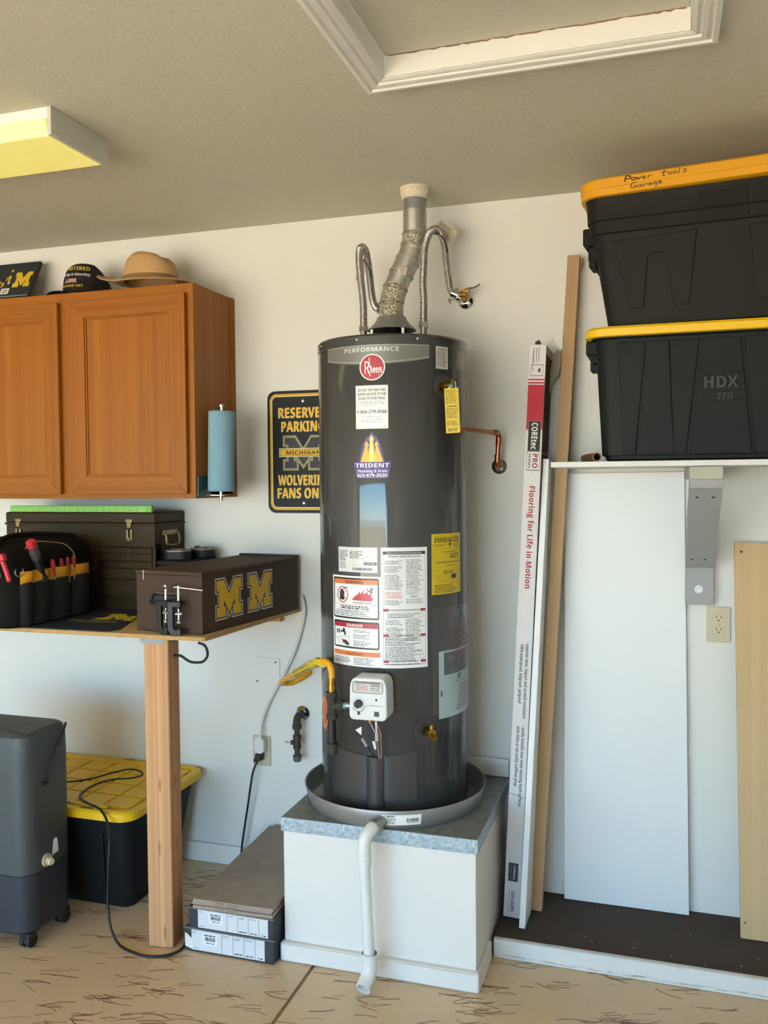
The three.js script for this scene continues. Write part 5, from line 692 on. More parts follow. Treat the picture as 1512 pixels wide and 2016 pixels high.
{ const t = thing('copper_offcut', 'short copper pipe offcut lying on the shelf by the lower tote', 'pipe', [-0.197, 1.5475, 0.37], 0.24); const o = rod(V(0, 0, -0.12), V(0, 0, 0.09), 0.012), g = new THREE.CylinderGeometry(0.0125, 0.0125, 0.21, 28, 1, true).rotateX(Math.PI / 2), i2 = new THREE.CylinderGeometry(0.0095, 0.0095, 0.21, 28, 1, true).rotateX(Math.PI / 2), r = new THREE.RingGeometry(0.0095, 0.0125, 28).translate(0, 0, 0.105); part(t, 'tube', J(g, r), S('#8f6a4a', 0.4, { metalness: 0.8, side: THREE.DoubleSide })); part(t, 'bore', J(i2), S('#2a1d14', 0.8, { side: THREE.DoubleSide })); }
// ------------------------------------------------------------------ totes on the shelf
{
  const t = thing('storage_tote', 'lower black storage tote with bright yellow lid on the shelf', 'tote', [0.155, 1.535, 0.25]);
  part(t, 'tub', loft([[0.6, 0.38, 0.0005, 0.03], [0.612, 0.39, 0.006, 0.03], [0.612, 0.39, 0.014, 0.03], [0.632, 0.404, 0.016, 0.035], [0.668, 0.44, 0.34, 0.045], [0.69, 0.47, 0.342, 0.045], [0.69, 0.47, 0.362, 0.045]], { k: 8 }), M.tote);
  const panel = (a, b, c, d) => ext(poly([[a, 0.018], [b, 0.018], [d, 0.326], [c, 0.326]]), 0.004, 0.0018).rotateX(0.055).translate(0, 0.002, 0.2025);
  const P0 = [[-0.098, -0.07, -0.115, -0.043], [-0.06, 0.032, -0.03, 0.018], [0.035, 0.064, 0.024, 0.096], [0.078, 0.232, 0.11, 0.2], [0.246, 0.275, 0.214, 0.286], [0.278, 0.37, 0.292, 0.34], [0.38, 0.408, 0.353, 0.425]];
  for (const q of P0) part(t, 'wall_panel', panel(q[0] - 0.155, q[1] - 0.155, q[2] - 0.155, q[3] - 0.155), M.tote);
  part(t, 'lid', loft([[0.712, 0.482, 0.345, 0.06], [0.724, 0.49, 0.347, 0.062], [0.724, 0.49, 0.366, 0.062], [0.712, 0.478, 0.373, 0.06], [0.66, 0.42, 0.3735, 0.045]], { k: 10, crease: 0.5 }), M.yellowLid);
  const hnd = (s) => J(bb(s * 0.332 - 0.03, s * 0.332 + 0.03, 0.305, 0.345, -0.11, 0.17, 0.006), bb(s * 0.33 - 0.016, s * 0.33 + 0.016, 0.275, 0.31, -0.09, 0.15, 0.005), bb(s * 0.333 - 0.018, s * 0.333 + 0.018, 0.262, 0.29, 0.08, 0.15, 0.004)); for (const s of [-1, 1]) part(t, 'handle', hnd(s), M.tote);
  const tx = canvas(256, 192, (x, w, h) => { x.clearRect(0, 0, w, h); txt(x, 'HDX', w / 2 - 6, 64, 96, '#25292b', { fit: 200 }); txt(x, '27G', w / 2 + 20, 148, 50, '#25292b', { fit: 100 }); });
  part(t, 'moulded_letters', new THREE.PlaneGeometry(0.115, 0.086).rotateX(0.055).translate(0.0, 0.195, 0.2255), cut(tx, 0.5), 'faint moulded letters');
}
{
  const t = thing('storage_tote', 'upper black storage tote, deep amber lid marked in handwriting', 'tote', [0.175, 1.91, 0.272], -0.09);
  part(t, 'tub', loft([[0.6, 0.34, 0.0005, 0.03], [0.618, 0.354, 0.008, 0.035], [0.7, 0.41, 0.262, 0.045], [0.715, 0.422, 0.265, 0.048], [0.718, 0.425, 0.298, 0.048], [0.728, 0.434, 0.301, 0.05], [0.732, 0.438, 0.345, 0.05], [0.738, 0.444, 0.362, 0.05]], { k: 8 }), M.toteWarm);
  const rx = 0.1095, shape = (m) => { const s = new THREE.Shape(), q = [[-0.285, 0.232], [-0.243, 0.052], [-0.238, 0.046], [-0.213, 0.046], [-0.208, 0.052], [-0.197, 0.182], [-0.187, 0.194], [-0.152, 0.194], [-0.143, 0.185], [-0.126, 0.054], [-0.121, 0.047], [-0.092, 0.047], [-0.087, 0.054], [-0.068, 0.24]].map(([a, b]) => [m * a, b]); if (m < 0) q.reverse(); q.forEach((p, i) => (i ? s.lineTo(...p) : s.moveTo(...p))); s.closePath(); return s; };
  for (const m of [1, -1]) part(t, 'wall_panel', ext(shape(m), 0.004, 0.002).rotateX(rx).translate(0, 0.009, 0.1765), M.toteWarm);
  part(t, 'wall_panel', J(bb(-0.062, 0.062, 0.303, 0.343, 0, 0.004, 0.0015).translate(0, 0, 0.2165), bb(-0.064, 0.064, 0.268, 0.297, 0, 0.003, 0.0015).translate(0, 0, 0.211)), M.toteWarm);
  part(t, 'lid', J(loft([[0.742, 0.45, 0.362, 0.058], [0.752, 0.46, 0.364, 0.06], [0.752, 0.46, 0.383, 0.06], [0.756, 0.464, 0.384, 0.062], [0.756, 0.464, 0.407, 0.062], [0.744, 0.452, 0.4125, 0.058], [0.69, 0.4, 0.413, 0.045]], { k: 10, crease: 0.5 })).translate(0.37, 0, 0).rotateZ(0.014).translate(-0.37, 0, 0), M.amberLid);
  for (const s of [-1, 1]) part(t, 'handle', J(bb(s * 0.362 - 0.02, s * 0.362 + 0.02, 0.25, 0.3, -0.1, 0.15, 0.006), bb(s * 0.352 - 0.016, s * 0.352 + 0.016, 0.205, 0.25, -0.09, 0.14, 0.005), bb(s * 0.356 - 0.01, s * 0.356 + 0.01, 0.19, 0.225, 0.06, 0.14, 0.003)), M.toteWarm);
  const hw = canvas(1024, 220, (x, w, h) => {
    x.clearRect(0, 0, w, h); x.strokeStyle = '#1d1710'; x.lineCap = 'round'; x.lineJoin = 'round';
    const pen = (lw, pts, ox = 0, oy = 0, s = 1) => { x.lineWidth = lw; x.beginPath(); pts.forEach((st) => st.forEach(([a, b], i) => (i ? x.lineTo(ox + a * s, oy + b * s) : x.moveTo(ox + a * s, oy + b * s)))); x.stroke(); };
    const circ = (cx, cy, rx2, ry, a0 = 0, a1 = 6.3) => { const o = []; for (let i = 0; i <= 14; i++) { const a = a0 + ((a1 - a0) * i) / 14; o.push([cx + Math.cos(a) * rx2, cy + Math.sin(a) * ry]); } return o; };
    // Power tools
    pen(13, [[[30, 92], [42, 22]], [[42, 22], [80, 26], [92, 44], [76, 62], [36, 60]]]); pen(11, [circ(118, 70, 20, 18)]); pen(9, [[[146, 52], [156, 88], [170, 60], [182, 86], [202, 48]]]); pen(8, [[[214, 70], [246, 66], [240, 50], [222, 56], [216, 78], [232, 90], [254, 82]]]); pen(8, [[[276, 54], [272, 88]], [[274, 66], [290, 52], [308, 54]]]);
    pen(9, [[[440, 14], [428, 82], [446, 84]], [[404, 40], [476, 36]]]); pen(8, [circ(496, 62, 20, 15), circ(546, 58, 20, 15)]); pen(8, [[[598, 8], [584, 80]]]); pen(8, [[[668, 30], [636, 36], [636, 46], [660, 54], [654, 70], [620, 74]]]);
    // Garage
    pen(8, [[[150, 122], [112, 118], [92, 150], [96, 186], [130, 190], [150, 168]], [[126, 164], [156, 160]]]); pen(7, [circ(186, 172, 18, 15), [[205, 156], [210, 188]]]); pen(7, [[[228, 158], [232, 190]], [[230, 168], [244, 152], [258, 156]]]); pen(7, [circ(286, 166, 17, 14), [[304, 150], [312, 184]]]); pen(7, [circ(342, 160, 16, 14), [[358, 146], [362, 196], [340, 210]]]); pen(8, [[[378, 158], [412, 152], [402, 140], [384, 146], [380, 166], [396, 178], [420, 170]]]);
  });
  part(t, 'handwriting', new THREE.PlaneGeometry(0.26, 0.046).translate(-0.13, 0.3895, 0.2328), cut(hw, 0.6), 'black marker handwriting');
}
// ------------------------------------------------------------------ vent flue
{
  const t = thing('vent_flue', 'galvanised vent flue rising from the water heater into the ceiling', 'flue', [HX, 1.928, HZ]), o = (p) => [p[0] - HX, p[1] - 1.928, p[2] - HZ];
  part(t, 'draft_hood', J(turned([[0.078, 0.042], [0.074, 0.048], [0.058, 0.062], [0.053, 0.07], [0.049, 0.074], [0.0465, 0.084], [0.0395, 0.087]], 64), turned([[0.0775, 0.04], [0.079, 0.042], [0.077, 0.044], [0.0755, 0.042], [0.0775, 0.04]], 64)), S('#8c8b87', 0.4, { metalness: 0.5 }));
  part(t, 'hood_leg', J(bb(0.047, 0.057, -0.002, 0.05, 0.048, 0.051, 0.001), bb(-0.057, -0.047, -0.002, 0.05, 0.048, 0.051, 0.001), bb(-0.005, 0.005, -0.002, 0.05, -0.072, -0.068, 0.001)), M.zinc);
  part(t, 'flue_throat', turned([[0.05, 0.001], [0.05, 0.02], [0.03, 0.05]], 32), M.black);
  const path = [[-0.8316, 2.01, 0.285], [-0.8316, 2.055, 0.285], [-0.826, 2.09, 0.279], [-0.811, 2.14, 0.264], [-0.792, 2.19, 0.245], [-0.778, 2.235, 0.23], [-0.7715, 2.275, 0.222], [-0.7705, 2.3, 0.218], [-0.771, 2.44, 0.212]].map((p) => V(...o(p)));
  const c = new THREE.CatmullRomCurve3(path), sect = (u0, u1, r0, r1) => { const a = c.getPointAt(u0), b = c.getPointAt(u1); return rod(a, b, r0, r1, 40); };
  // gores: straight cylinders along the bent path, each with a bead at its end
  const us = [0, 0.105, 0.22, 0.335, 0.445, 0.555, 0.65], names = ['lower_collar', 'elbow_gore', 'elbow_gore', 'elbow_gore', 'elbow_gore', 'elbow_gore'];
  for (let i = 0; i < 6; i++) { const a = c.getPointAt(us[i]), b = c.getPointAt(us[i + 1]), d = b.clone().sub(a).normalize(), e = 0.008; const g = rod(a.clone().addScaledVector(d, -e), b.clone().addScaledVector(d, e), 0.0385 + (i % 2) * 0.001, 0.0385 + (i % 2) * 0.001, 40); const bead = new THREE.TorusGeometry(0.0398, 0.0028, 8, 40); bead.lookAt(d); bead.translate(b.x, b.y, b.z); part(t, names[i], J(g, bead), i < 2 || i === 5 ? M.foil : M.duct); }
  part(t, 'upper_pipe', J(sect(0.65, 0.83, 0.0388, 0.0388)), M.duct); part(t, 'upper_pipe', sect(0.8, 1, 0.0362, 0.0362), S('#a6a8a8', 0.34, { metalness: 0.75 }));
  const cc = c.getPointAt(0.96), ring = []; for (let i = 0; i < 30; i++) { const a = (i / 30) * 6.283; ring.push(at(new THREE.SphereGeometry(0.0075, 8, 6).scale(1.1, rr(1.5, 2.1), 0.9).rotateY(-a), cc.x + 0.04 * Math.cos(a), 0.497 + rr(-0.003, 0.003), cc.z + 0.04 * Math.sin(a))); }
  part(t, 'ceiling_sealant', J(turned([[0.038, 0.475], [0.044, 0.478], [0.046, 0.49], [0.045, 0.508], [0.05, 0.512]], 48, 2).translate(cc.x, 0, cc.z), ring), S('#d9cdb2', 0.8), 'lumpy cream sealant ring');
  const sc = c.getPointAt(0.4); part(t, 'warning_sticker', wrap(new THREE.PlaneGeometry(0.034, 0.024, 12, 1).translate(0, 0, 0.0012), 0.0395, 0.05).rotateZ(-0.22).translate(sc.x, sc.y - 0.022, sc.z + 0.008), label(canvas(96, 64, (x, w, h) => { x.fillStyle = '#b9aea0'; x.fillRect(0, 0, w, h); lines(x, 8, 8, 78, 2, 9, '#444'); lines(x, 8, 30, 78, 3, 9, '#a8665a'); })), 'small sticker');
}
// ------------------------------------------------------------------ corrugated water connectors
function corrugated(pts, r, amp, pitch) {
  const c = curve(pts), L = c.getLength(), n = Math.round((L / pitch) * 6), fr = c.computeFrenetFrames(n, false), seg = 14, pos = [], uv = [], idx = [];
  for (let i = 0; i <= n; i++) { const p = c.getPointAt(i / n), q = r + amp * Math.cos((i / 6) * Math.PI * 2); for (let k = 0; k <= seg; k++) { const a = (k / seg) * Math.PI * 2, s = Math.sin(a), co = Math.cos(a); pos.push(p.x + q * (co * fr.normals[i].x + s * fr.binormals[i].x), p.y + q * (co * fr.normals[i].y + s * fr.binormals[i].y), p.z + q * (co * fr.normals[i].z + s * fr.binormals[i].z)); uv.push(k / seg, i / n); } }
  for (let i = 0; i < n; i++) for (let k = 0; k < seg; k++) { const a = i * (seg + 1) + k, b = a + seg + 1; idx.push(a, b, a + 1, b, b + 1, a + 1); }
  const g = new THREE.BufferGeometry(); g.setAttribute('position', new THREE.Float32BufferAttribute(pos, 3)); g.setAttribute('uv', new THREE.Float32BufferAttribute(uv, 2)); g.setIndex(idx); g.computeVertexNormals(); return g;
}
const hexNut = (x, y, z, r = 0.0155, h = 0.016) => J(toCreasedNormals(new THREE.CylinderGeometry(r, r, h, 6).translate(x, y, z), 0.3), cyl(r * 0.86, r * 0.86, h * 1.15, 24).translate(x, y, z));
const tagTex = canvas(192, 96, (x, w, h) => { x.fillStyle = '#bdb4a0'; x.fillRect(0, 0, w, h); lines(x, 10, 12, 165, 2, 14, '#555', 0.4, 0.3); lines(x, 10, 48, 150, 3, 12, '#777', 0.4, 0.3); }), tagMat = S('#ffffff', 0.6, { map: tagTex, side: THREE.DoubleSide });
{
  const pts = [[-0.929, 1.99, 0.28], [-0.929, 2.01, 0.28], [-0.931, 2.07, 0.278], [-0.941, 2.15, 0.272], [-0.949, 2.215, 0.262], [-0.951, 2.252, 0.245], [-0.948, 2.262, 0.225], [-0.944, 2.25, 0.205], [-0.944, 2.2, 0.175], [-0.953, 2.14, 0.125], [-0.958, 2.105, 0.085], [-0.955, 2.092, 0.06]];
  const t = thing('water_connector', 'looped steel water connector on the flue\'s left side', 'hose', [-0.929, 1.93, 0.28], 0, 'corrugated water connectors'), o = (a) => a.map((p) => [p[0] + 0.929, p[1] - 1.93, p[2] - 0.28]);
  part(t, 'flexible_pipe', corrugated(o(pts), 0.0112, 0.0015, 0.006), M.steel); part(t, 'plain_end', J(rod(V(0, -0.001, 0), V(0, 0.05, 0), 0.0106), rod(V(0, 0.055, 0), V(0, 0.092, 0), 0.0114)), S('#a58a78', 0.35, { metalness: 0.9 })); part(t, 'nut', hexNut(0, 0.052, 0), S('#a09c96', 0.35, { metalness: 0.9 })); part(t, 'wall_nut', J(rod(V(-0.026, 0.165, -0.215), V(-0.012, 0.15, -0.25), 0.0165, 0.0165, 20), rod(V(-0.012, 0.15, -0.25), V(-0.008, 0.145, -0.279), 0.012, 0.018, 20)), M.chrome);
  part(t, 'paper_tag', new THREE.PlaneGeometry(0.026, 0.075).rotateY(0.5).rotateZ(-0.25).translate(-0.036, 0.265, -0.085), tagMat, 'grey paper tag'); part(t, 'tag_tie', tube(o([[-0.95, 2.255, 0.235], [-0.962, 2.235, 0.21], [-0.945, 2.215, 0.2], [-0.935, 2.17, 0.175]]), 0.0018, 24, 6), M.black);
}
{
  const pts = [[-0.726, 1.985, 0.28], [-0.726, 2.01, 0.28], [-0.725, 2.06, 0.28], [-0.728, 2.11, 0.279], [-0.726, 2.17, 0.276], [-0.724, 2.235, 0.265], [-0.714, 2.285, 0.24], [-0.702, 2.304, 0.205], [-0.694, 2.297, 0.17], [-0.69, 2.27, 0.142], [-0.69, 2.21, 0.113], [-0.687, 2.16, 0.093], [-0.684, 2.132, 0.08], [-0.676, 2.119, 0.07]];
  const t = thing('water_connector', 'looped steel water connector joined to the wall valve', 'hose', [-0.726, 1.93, 0.28], 0, 'corrugated water connectors'), o = (a) => a.map((p) => [p[0] + 0.726, p[1] - 1.93, p[2] - 0.28]);
  part(t, 'flexible_pipe', corrugated(o(pts), 0.0112, 0.0015, 0.006), M.steel); part(t, 'plain_end', J(rod(V(0, -0.001, 0), V(0, 0.05, 0), 0.0106), rod(V(0, 0.055, 0), V(0, 0.07, 0), 0.0114)), S('#9c8f86', 0.35, { metalness: 0.9 })); part(t, 'nut', hexNut(0, 0.052, 0), M.zinc);
  part(t, 'paper_tag', new THREE.PlaneGeometry(0.075, 0.042).rotateZ(-0.68).translate(0.037, 0.388, -0.155), tagMat, 'beige printed tag'); part(t, 'tag_tie', J(tube(o([[-0.712, 2.292, 0.232], [-0.704, 2.285, 0.22], [-0.69, 2.286, 0.2], [-0.681, 2.268, 0.17], [-0.676, 2.24, 0.15]]), 0.002, 30, 6)), M.black);
}
{
  const t = thing('shutoff_valve', 'brass shutoff valve with chrome wall flange right of the flue', 'valve', [-0.648, 2.105, 0]);
  part(t, 'wall_flange', turned([[0.027, 0.0005], [0.027, 0.004], [0.022, 0.011], [0.012, 0.016], [0.009, 0.017]], 40).rotateX(Math.PI / 2), M.chrome);
  part(t, 'valve_body', J(rod(V(0, 0, 0.01), V(0, 0.004, 0.07), 0.0085), rod(V(0.0, 0.016, 0.045), V(0, 0.016, 0.068), 0.011, 0.011, 6), rod(V(0.012, 0.01, 0.062), V(-0.022, 0.013, 0.072), 0.011)), M.brass); part(t, 'coupling', J(rod(V(-0.034, 0.018, 0.073), V(-0.012, 0.008, 0.069), 0.0145, 0.0145, 20), rod(V(-0.016, 0.004, 0.069), V(-0.006, 0.0, 0.067), 0.016, 0.016, 6)), M.chrome);
  part(t, 'stem', J(rod(V(0.012, 0.01, 0.062), V(0.014, 0.03, 0.063), 0.006), bb(0.006, 0.026, 0.016, 0.028, 0.055, 0.07, 0.002)), M.brass); part(t, 'lever', ext(poly([[0, 0], [0.03, 0.006], [0.046, 0.016], [0.045, 0.018], [0.028, 0.01], [-0.004, 0.006]]), 0.01).translate(0.016, 0.026, 0.055), S('#5d6b5c', 0.5), 'thin green lever');
  part(t, 'clamp_wire', J(tube([[-0.05, -0.004, 0.06], [-0.03, -0.008, 0.085], [-0.014, -0.006, 0.088], [-0.004, 0.004, 0.086], [0.01, 0.01, 0.082]], 0.0022, 30, 6), rod(V(-0.045, 0.0, 0.07), V(-0.036, -0.02, 0.082), 0.0022), tube([[-0.04, 0.022, 0.07], [-0.036, 0.034, 0.07], [-0.03, 0.034, 0.072], [-0.03, 0.026, 0.074]], 0.0024, 20, 6), tube([[-0.024, 0.02, 0.07], [-0.02, 0.031, 0.07], [-0.012, 0.03, 0.072], [-0.013, 0.022, 0.074]], 0.0024, 20, 6)), S('#b4a58c', 0.4, { metalness: 0.8 }));
}
// ------------------------------------------------------------------ relief valve and copper discharge pipe
{
  const th = 56.5 * D2R, sx = Math.sin(th), sz = Math.cos(th), y = 1.768, t = thing('relief_valve', 'brass relief valve with yellow tag on the heater\'s upper side', 'valve', [HX + HR * sx, y, HZ + HR * sz]); 
  part(t, 'collar', turned([[0.014, 0.001], [0.037, 0.001], [0.037, 0.003], [0.019, 0.005], [0.015, 0.003], [0.0135, -0.004]], 40).rotateX(Math.PI / 2).rotateY(th), S('#454543', 0.5));
  const e = V(sx, 0, sz), P2 = (d, yy, s = 0) => V(e.x * d + e.z * s, yy, e.z * d - e.x * s);
  part(t, 'valve_body', J(rod(P2(-0.008, 0), P2(0.02, 0), 0.0125), rod(P2(0.012, 0), P2(0.022, 0), 0.0155, 0.0155, 6), rod(P2(0.018, 0.002), P2(0.052, 0.006), 0.0125, 0.0145), rod(P2(0.036, 0.006), P2(0.036, -0.03), 0.0115, 0.0105), rod(P2(0.036, -0.024), P2(0.036, -0.034), 0.0135, 0.0135, 6)), M.brass);
  part(t, 'cap', J(rod(P2(0.046, -0.002), P2(0.056, 0.002), 0.0155, 0.012, 16)), S('#5c7d70', 0.45, { metalness: 0.5 }), 'green tinged cap'); part(t, 'test_lever', J(rod(P2(0.056, 0.014), P2(0.062, -0.03), 0.0022), rod(P2(0.04, 0.014), P2(0.06, 0.014), 0.0025)), M.chrome);
  const tt = canvas(128, 384, (x, w, h) => { x.fillStyle = '#cfb31e'; x.fillRect(0, 0, w, h); lines(x, 10, 14, 108, 11, 11, '#4f4208', 0.5, 0.2); lines(x, 20, 150, 90, 1, 14, '#2f2705', 0.7, 0); lines(x, 10, 172, 108, 8, 11, '#4f4208', 0.5, 0.2); lines(x, 10, 280, 108, 4, 11, '#4f4208', 0.5, 0.2); lines(x, 20, 345, 80, 2, 13, '#3a3006', 0.6, 0); });
  part(t, 'tag', new THREE.PlaneGeometry(0.042, 0.132).rotateZ(0.04).rotateY(0.16).translate(0.046, -0.078, 0.066), S('#ffffff', 0.5, { map: tt, side: THREE.DoubleSide }), 'yellow tag of fine print');
  const ox = HX + HR * sx + e.x * 0.036, oz = HZ + HR * sz + e.z * 0.036;
  const d = thing('discharge_pipe', 'copper relief pipe bending down into a round wall flange', 'pipe', [-0.533, 1.531, 0]), o = (a) => a.map((p) => [p[0] + 0.533, p[1] - 1.531, p[2]]);
  part(d, 'downpipe', rod(V(...o([[ox, 1.738, oz]])[0]), V(...o([[ox, 1.672, oz]])[0]), 0.008), M.copper); part(d, 'elbow', tube(o([[ox, 1.69, oz], [ox, 1.658, oz], [ox + 0.002, 1.647, oz - 0.01], [ox + 0.008, 1.645, oz - 0.04]]), 0.0098, 24, 16), M.copper);
  part(d, 'long_run', rod(V(...o([[ox + 0.005, 1.645, oz - 0.03]])[0]), V(...o([[-0.526, 1.642, 0.085]])[0]), 0.008), M.copper); part(d, 'elbow', tube(o([[-0.531, 1.6425, 0.11], [-0.525, 1.642, 0.078], [-0.523, 1.632, 0.068], [-0.524, 1.6, 0.068]]), 0.0098, 24, 16), M.copper);
  part(d, 'drop', J(rod(V(...o([[-0.524, 1.61, 0.068]])[0]), V(...o([[-0.528, 1.545, 0.066]])[0]), 0.008), rod(V(...o([[-0.527, 1.57, 0.067]])[0]), V(...o([[-0.528, 1.56, 0.067]])[0]), 0.0102)), M.copper); part(d, 'elbow', tube(o([[-0.5275, 1.56, 0.066], [-0.5285, 1.542, 0.064], [-0.53, 1.533, 0.054], [-0.532, 1.531, 0.03], [-0.533, 1.531, 0.005]]), 0.0098, 30, 16), M.copper);
  part(d, 'wall_flange', turned([[0.026, 0.0005], [0.026, 0.003], [0.02, 0.009], [0.011, 0.012]], 40).rotateX(Math.PI / 2), S('#8c857a', 0.3, { metalness: 0.9 }));
}
// ------------------------------------------------------------------ gas control, gas pipes, yellow connector
{
  const g = new THREE.Group(); g.name = 'gas_control'; heater.add(g); g.position.set(-0.8165 - HX, 0.845 - HY, 0.545 - HZ); g.rotation.y = 0.02;
  part(g, 'mount', J(bb(-0.04, 0.045, -0.045, 0.045, -0.04, -0.01, 0.008)), M.heaterDark);
  const s = new THREE.Shape(); s.moveTo(-0.044, -0.058); s.lineTo(0.043, -0.058); s.quadraticCurveTo(0.053, -0.056, 0.054, -0.044); s.lineTo(0.053, 0.03); s.quadraticCurveTo(0.052, 0.058, 0.038, 0.059); s.lineTo(-0.036, 0.059); s.quadraticCurveTo(-0.05, 0.058, -0.052, 0.03); s.lineTo(-0.054, -0.046); s.quadraticCurveTo(-0.053, -0.057, -0.044, -0.058);
  part(g, 'housing', ext(s, 0.068, 0.004, 12).translate(0, 0, -0.01), P('#d9d8d6', 0.35, { clearcoat: 0.3 }), 'white plastic housing');
  const win = canvas(256, 128, (x, w, h) => { x.fillStyle = '#c5c2bb'; x.fillRect(0, 0, w, h); x.fillStyle = '#3a3a38'; x.fillRect(20, 0, w - 40, 14); lines(x, 14, 22, 120, 2, 13, '#666', 0.5, 0.2); lines(x, 26, 50, 108, 5, 12, '#b05a52', 0.6, 0.1); x.fillStyle = '#8f8d88'; x.fillRect(150, 18, 90, 36); lines(x, 154, 66, 84, 3, 17, '#444', 0.4, 0.2); });
  part(g, 'label_window', J(print(rrShape(0.088, 0.03, 0.006), 0.088, 0.03).translate(0, 0.036, 0.0626)), label(win, 0.3)); part(g, 'window_rim', ext((() => { const q = rrShape(0.094, 0.036, 0.008); q.holes.push(rrShape(0.088, 0.03, 0.006)); return q; })(), 0.002).translate(0, 0.036, 0.0615), S('#8f8c84', 0.4));
  part(g, 'dial', J(rod(V(-0.028, -0.013, 0.06), V(-0.028, -0.013, 0.074), 0.0125, 0.0115, 32), bb(-0.03, -0.026, -0.024, -0.002, 0.073, 0.0755, 0.001)), M.black, 'black temperature dial'); part(g, 'dial_ring', new THREE.RingGeometry(0.0135, 0.021, 32).translate(-0.028, -0.013, 0.0626), label(canvas(64, 64, (x) => { x.fillStyle = '#d6d5d2'; x.fillRect(0, 0, 64, 64); x.fillStyle = '#666'; for (let i = 0; i < 12; i++) x.fillRect(32 + Math.cos(i * 0.52) * 26 - 1.5, 32 + Math.sin(i * 0.52) * 26 - 1.5, 3, 3); })));
  part(g, 'seam_step', J(tube([[0.054, -0.018, 0.061], [0.0, -0.018, 0.0625], [-0.008, -0.022, 0.0625], [-0.018, -0.034, 0.0625], [-0.034, -0.036, 0.0625], [-0.048, -0.028, 0.0625]], 0.0012, 40, 6)), S('#a5a4a1', 0.5)); part(g, 'logo_mark', J(ball([0.026, 0.0, 0.062], 0.0035)), S('#555', 0.5));
  part(g, 'socket', bb(-0.032, -0.024, -0.046, -0.037, 0.061, 0.0632), M.black); part(g, 'socket', bb(0.02, 0.034, -0.048, -0.034, 0.061, 0.0645), S('#35373a', 0.5)); part(g, 'tabs', J(bb(-0.02, -0.013, -0.068, -0.058, 0.02, 0.04, 0.002), bb(0.002, 0.012, -0.067, -0.058, 0.02, 0.04, 0.002), bb(0.03, 0.038, -0.066, -0.058, 0.02, 0.04, 0.002)), M.white);
  part(g, 'inlet_flange', bb(-0.062, -0.05, -0.03, 0.005, 0.005, 0.04, 0.003), M.white);
  part(g, 'pilot_fitting', J(rod(V(-0.003, -0.075, 0.035), V(-0.003, -0.06, 0.035), 0.0042), rod(V(0.018, -0.068, 0.04), V(0.018, -0.06, 0.04), 0.0058, 0.0058, 6)), S('#c98f3a', 0.35, { metalness: 0.7 }));
  part(g, 'burner_tube', J(rod(V(0.018, -0.066, 0.04), V(0.02, -0.105, 0.042), 0.0034), rod(V(0.02, -0.1, 0.042), V(0.021, -0.125, 0.042), 0.0075, 0.0068, 8), rod(V(0.021, -0.122, 0.042), V(0.022, -0.185, 0.022), 0.0036)), M.chrome);
  part(g, 'thermopile_wire', J(tube([[0.024, -0.05, 0.055], [0.026, -0.08, 0.05], [0.034, -0.1, 0.048], [0.034, -0.13, 0.045], [0.034, -0.155, 0.04], [0.028, -0.182, 0.022]], 0.0013, 40, 6)), S('#b98a7a', 0.5)); part(g, 'igniter_wire', J(tube([[-0.024, -0.055, 0.04], [-0.022, -0.075, 0.042], [-0.026, -0.095, 0.042], [-0.028, -0.118, 0.04], [-0.016, -0.142, 0.036], [0.002, -0.168, 0.028], [0.008, -0.182, 0.02]], 0.002, 50, 6)), M.black); part(g, 'pilot_wire', J(tube([[-0.002, -0.074, 0.036], [0.006, -0.088, 0.038], [0.014, -0.1, 0.04]], 0.0012, 16, 6)), M.steel);
  part(g, 'connector', J(rod(V(-0.026, -0.122, 0.041), V(-0.012, -0.146, 0.037), 0.0045)), S('#9a9d9f', 0.5)); part(g, 'wire_tag', ext(poly([[-0.02, 0.003], [0, 0.014], [-0.001, -0.012]]), 0.001).translate(-0.025, -0.1, 0.044), M.paper); part(g, 'wire_tag', ext(poly([[-0.006, 0.01], [0.003, 0.012], [0.007, -0.012], [0.001, -0.013]]), 0.001).translate(0.013, -0.138, 0.044), M.paper);
}
